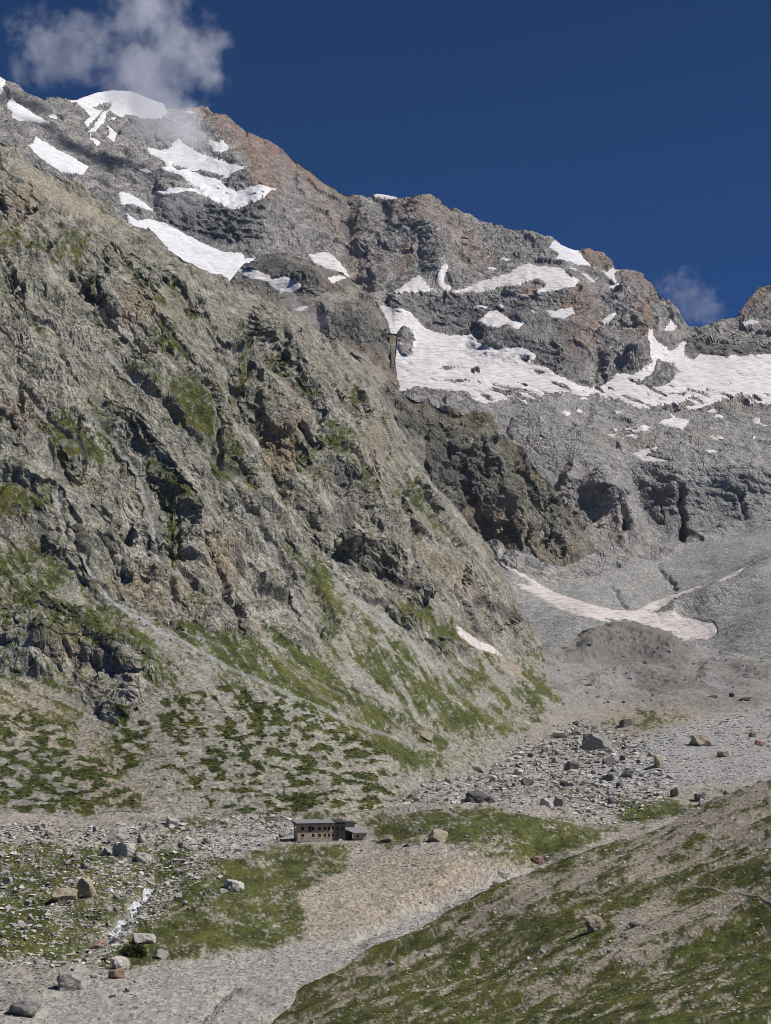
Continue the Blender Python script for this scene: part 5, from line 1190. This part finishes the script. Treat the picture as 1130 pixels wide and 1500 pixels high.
def boxes(name, lst, mat, parent):
    bm = bmesh.new()
    for (x0, x1, y0, y1, z0, z1) in lst:
        m = Matrix.Translation(((x0 + x1) / 2, (y0 + y1) / 2, (z0 + z1) / 2)) @ Matrix.Diagonal((x1 - x0, y1 - y0, z1 - z0, 1))
        bmesh.ops.create_cube(bm, size=1, matrix=m)
    me = bpy.data.meshes.new(name); bm.to_mesh(me); bm.free()
    return add_obj(name, me, mat, parent)
def slab(name, quad, thick, mat, parent):
    """A roof plane: four corners, hung down by its thickness."""
    v = [Vector(q) for q in quad]; co = [tuple(q) for q in v] + [(q.x, q.y, q.z - thick) for q in v]
    me = bpy.data.meshes.new(name); me.from_pydata(co, [], [(0, 1, 2, 3), (7, 6, 5, 4), (0, 4, 5, 1), (1, 5, 6, 2), (2, 6, 7, 3), (3, 7, 4, 0)]); me.update()
    return add_obj(name, me, mat, parent)
HY = 480.0
s_ = HY / FOC
p0 = place(436, 1231, HY) - np.array([0, 0, .35])
hut = bpy.data.objects.new('mountain_hut', None); COL.objects.link(hut); hut.location = p0
hut.rotation_euler = (0, 0, math.radians(12.0))
tag(hut, 'two storey stone mountain hut with dark flat roof standing on the mound', 'hut')
W1, W2, D, H = 55 * s_, 70 * s_, 8.0, 25.8 * s_
# walls with real window openings: strips between the openings
wx = [(7.5, 4.6), (23.0, 4.2), (32.0, 4.2), (40.0, 4.0), (46.0, 4.0), (52.0, 3.4)]
rows = [(1.2, 2.25), (3.3, 4.4)]
def facade(x0, x1, ops, th=.45):
    out = []; zs = [(-3.0, rows[0][0])] + [(rows[0][1], rows[1][0])] + [(rows[1][1], H - .55)]
    for z0, z1 in zs: out.append((x0, x1, 0, th, z0, z1))
    for z0, z1 in rows:
        x = x0
        for c, w in ops:
            a, b = c * s_ - w * s_ / 2, c * s_ + w * s_ / 2
            out.append((x, a, 0, th, z0, z1)); x = b
        out.append((x, x1, 0, th, z0, z1))
    return out
boxes('wall', facade(0, W1, wx) + [(0, .45, .45, D, -3, H - .55), (.45, W1, D - .45, D, -3, H - .55)], HM['wall'], hut)
for z0, z1 in rows:
    for c, w in wx:
        a, b = c * s_ - w * s_ / 2, c * s_ + w * s_ / 2
        o = boxes('window', [(a, a + .12, .1, .34, z0, z1), (b - .12, b, .1, .34, z0, z1), (a + .12, b - .12, .1, .34, z1 - .12, z1), (a + .12, b - .12, .1, .34, z0, z0 + .1), ((a + b) / 2 - .035, (a + b) / 2 + .035, .12, .33, z0 + .1, z1 - .12)], HM['wood'], hut)
        boxes('pane', [(a + .12, b - .12, .22, .26, z0 + .1, z1 - .12)], HM['glass'], o)
        boxes('sill', [(a - .06, b + .06, -.1, .1, z0 - .13, z0 - .003)], HM['sill'], o)
boxes('shutter_panel', [(15.8 * s_, 20.4 * s_, -.07, -.004, 2.9, 4.6)], HM['clad_shade'], hut)
boxes('string_course', [(-.03, W1, -.06, -.003, 2.7, 2.82)], HM['sill'], hut)
boxes('dark_end_block', [(W1 + .003, W2, -.35, D + .2, -3, H + .05)], HM['clad_shade'], hut)
for x, z in ((W1 + .5, 3.3), (W1 + 1.9, 3.3), (W1 + .5, 1.3)):
    o = boxes('window', [(x, x + .75, -.42, -.353, z, z + 1.1)], HM['fascia'], hut); boxes('pane', [(x + .08, x + .67, -.44, -.423, z + .08, z + 1.02)], HM['glass'], o)
rf = slab('roof', [(-.55, -.75, H + .02), (W1 - .01, -.75, H + .02), (W1 - .01, D + .5, H + .5), (-.55, D + .5, H + .5)], .18, HM['roof'], hut)
boxes('fascia', [(-.56, W1 - .012, -.78, -.7, H - .5, H + .03), (-.58, -.5, -.69, D + .4, H - .5, H + .03)], HM['fascia'], rf)
boxes('chimney', [(8.2, 8.8, 5.5, 6.1, H + .2, H + 1.1)], HM['footing'], rf)
slab('end_roof', [(W1 + .02, -.5, H + .28), (W2 + .2, -.5, H + .18), (W2 + .2, D + .4, H + .5), (W1 + .02, D + .4, H + .5)], .2, HM['fascia'], hut)
o = boxes('antenna_dish', [(-.95, -.62, -.6, -.5, 4.1, 4.7), (-.78, -.72, -.5, .2, 4.4, 4.48)], HM['white'], hut)
# the low wing on the right
ax0, ax1 = W2 + .01, 104.0 * s_
boxes('annex_wall', [(83 * s_, ax1 - .3, 1.0, 1.4, -2.5, .75), (83 * s_, 88 * s_, 1.0, 1.4, .75, 1.5), (91 * s_, ax1 - .3, 1.0, 1.4, .75, 1.5), (83 * s_, ax1 - .3, 1.0, 1.4, 1.5, 2.05), (ax1 - .7, ax1 - .3, 1.4, 6.4, -2.5, 2.0)], HM['wall'], hut)
o = boxes('window', [(88 * s_, 88 * s_ + .1, 1.08, 1.3, .75, 1.5), (91 * s_ - .1, 91 * s_, 1.08, 1.3, .75, 1.5)], HM['wood'], hut); boxes('pane', [(88 * s_ + .1, 91 * s_ - .1, 1.15, 1.2, .75, 1.5)], HM['glass'], o)
boxes('recessed_wall', [(ax0, 83 * s_ - .003, 2.6, 3.0, -2.5, 3.0)], HM['clad_shade'], hut)  # shade under the annex roof painted in with the dark cladding colour
slab('annex_roof', [(ax0, 1.6, 3.35), (82 * s_, -.2, 2.35), (ax1, -.1, 2.3), (ax1, 6.6, 3.25)], .22, HM['roof'], hut)
slab('annex_roof', [(ax0, 6.6, 3.62), (ax0, 1.62, 3.36), (82 * s_, 4.2, 3.0), (ax1, 6.62, 3.26)], .2, HM['roof'], hut)
boxes('upper_annex_wall', [(ax0, 90 * s_, 6.7, 7.1, 1.5, 4.75)], HM['panel'], hut)
slab('upper_annex_roof', [(ax0, 6.2, 5.25), (92.5 * s_, 6.2, 4.75), (92.5 * s_, 9.5, 5.0), (ax0, 9.5, 5.5)], .22, HM['fascia'], hut)
boxes('footing', [(-.4, W2 + .3, -.5, -.05, -3.2, .1), (82 * s_, ax1, .8, .98, -3.2, -.15)], HM['footing'], hut)

# ------------------------------------------------------------------ clouds: real vapour in closed domains
def cloud(name, Y, depth, lobes, dens, nscale, label, cut=.5, col=(.93, .92, .95)):
    """lobes: (u, v, radius_u, radius_v, weight) in image coordinates; the vapour thins to nothing inside its domain."""
    s = Y / FOC
    us = [l[0] - l[2] * 1.1 for l in lobes] + [l[0] + l[2] * 1.1 for l in lobes]; vs = [l[1] - l[3] * 1.1 for l in lobes] + [l[1] + l[3] * 1.1 for l in lobes]
    c = place((min(us) + max(us)) / 2, (min(vs) + max(vs)) / 2, Y)
    hx, hz, hy = (max(us) - min(us)) / 2 * s, (max(vs) - min(vs)) / 2 * s * 1.04, depth / 2
    bm = bmesh.new(); bmesh.ops.create_icosphere(bm, subdivisions=3, radius=1)
    for v in bm.verts:                                         # a rounded box
        q = Vector(v.co); m = max(abs(q.x), abs(q.y), abs(q.z)); v.co = q.lerp(q / m, .8)
        v.co.x *= hx * 1.04; v.co.y *= hy * 1.04; v.co.z *= hz * 1.04
    me = bpy.data.meshes.new(name); bm.to_mesh(me); bm.free()
    m = bpy.data.materials.new(name + '_vapour'); m.use_nodes = True; nt = m.node_tree; nt.nodes.clear()
    t = NT.__new__(NT); t.m = m; t.t = nt; t.n = nt.nodes
    out = t.n.new('ShaderNodeOutputMaterial'); vol = t.n.new('ShaderNodeVolumePrincipled'); t.link(vol.outputs[0], out.inputs['Volume'])
    vol.inputs['Color'].default_value = (*col, 1); vol.inputs['Anisotropy'].default_value = 0
    tc = t.n.new('ShaderNodeTexCoord').outputs['Object']
    n0 = t.n.new('ShaderNodeTexNoise'); n0.inputs['Scale'].default_value = nscale * .5; n0.inputs['Detail'].default_value = 3; t.link(tc, n0.inputs['Vector'])
    off = t.n.new('ShaderNodeVectorMath'); off.operation = 'MULTIPLY_ADD'; t.link(n0.outputs['Color'], off.inputs[0])
    wsc = .8 / nscale; off.inputs[1].default_value = (wsc,) * 3; sub = t.n.new('ShaderNodeVectorMath'); sub.operation = 'SUBTRACT'; sub.inputs[1].default_value = (wsc / 2,) * 3
    t.link(tc, off.inputs[2]); t.link(off.outputs[0], sub.inputs[0]); wp = sub.outputs[0]
    tot = None
    for (lu, lv, ru, rv, w) in lobes:
        lc = place(lu, lv, Y) - c
        mp = t.n.new('ShaderNodeMapping'); mp.vector_type = 'TEXTURE'; mp.inputs['Location'].default_value = tuple(lc); mp.inputs['Scale'].default_value = (ru * s, hy * .95, rv * s)
        t.link(wp, mp.inputs['Vector']); ln = t.n.new('ShaderNodeVectorMath'); ln.operation = 'LENGTH'; t.link(mp.outputs[0], ln.inputs[0])
        f = t.n.new('ShaderNodeMapRange'); f.interpolation_type = 'SMOOTHSTEP'; f.inputs[1].default_value = 1; f.inputs[2].default_value = 0; f.inputs[3].default_value = 0; f.inputs[4].default_value = w; t.link(ln.outputs['Value'], f.inputs[0])
        tot = f.outputs[0] if tot is None else t.math('ADD', tot, f.outputs[0])
    tot = t.math('MINIMUM', tot, 1.15)
    n = t.noise(wp, nscale * 2.0, 8, .66)
    d = t.math('SUBTRACT', t.math('ADD', tot, t.math('MULTIPLY', t.math('SUBTRACT', n, .5), 3.6)), cut)
    d = t.math('MULTIPLY', t.math('MAXIMUM', d, 0), t.ramp(tot, .02, .3))
    t.link(t.math('MULTIPLY', d, dens), vol.inputs['Density'])
    o = add_obj(name, me); me.materials.append(m); o.location = c
    tag(o, label, 'cloud'); return o
cloud('cloud', 2850, 190, [(245, 45, 95, 110, 1.0), (225, 125, 85, 75, 1.0), (265, 172, 75, 56, 1.3), (300, 100, 62, 70, .85), (200, 10, 75, 80, .8), (318, 45, 50, 55, .5), (285, 208, 55, 36, .9), (195, 115, 75, 65, .95), (170, 60, 60, 65, .6), (225, 185, 65, 45, .7)], .016, .010, 'large grey white cloud streaming up from the snow capped ridge', .42, (.97, .96, .98))
cloud('cloud', 2950, 170, [(95, 60, 95, 75, .9), (125, 95, 75, 58, .8), (50, 95, 65, 55, .75), (140, 20, 75, 60, .6), (40, 40, 70, 60, .5)], .012, .011, 'thin grey cloud on the left drifting above the snowy ridge', .48, (.97, .96, .98))
cloud('cloud', 3300, 120, [(1012, 440, 66, 50, .9), (1042, 460, 48, 36, .8), (985, 415, 50, 38, .6), (1015, 400, 30, 28, .5)], .009, .017, 'small wispy cloud beside the col on the right', .4, (.97, .96, .98))
cloud('mist', 2480, 60, [(250, 298, 60, 34, .9), (285, 300, 46, 30, .8)], .012, .03, 'faint mist veil on the dark rock below the hanging snowfield', .35)
cloud('mist', 1680, 60, [(425, 448, 50, 36, .9), (455, 475, 54, 30, .9), (490, 505, 46, 22, .6)], .016, .04, 'faint mist drifting over rubble behind the left flank', .35)

# ------------------------------------------------------------------ the air of the valley
bm = bmesh.new(); bmesh.ops.create_cube(bm, size=1, matrix=Matrix.Translation((-250, 2050, 512)) @ Matrix.Diagonal((3960, 4300, 1860, 1)))
me = bpy.data.meshes.new('haze'); bm.to_mesh(me); bm.free()
m = bpy.data.materials.new('valley_air'); m.use_nodes = True; m.node_tree.nodes.clear()
vo = m.node_tree.nodes.new('ShaderNodeVolumePrincipled'); vo.inputs['Density'].default_value = .000011; vo.inputs['Color'].default_value = (.62, .80, 1.0, 1)
mo = m.node_tree.nodes.new('ShaderNodeOutputMaterial'); m.node_tree.links.new(vo.outputs[0], mo.inputs['Volume'])
me.materials.append(m); o = add_obj('haze', me); tag(o, 'thin pale mountain air filling the whole valley', 'haze', None, 'stuff')
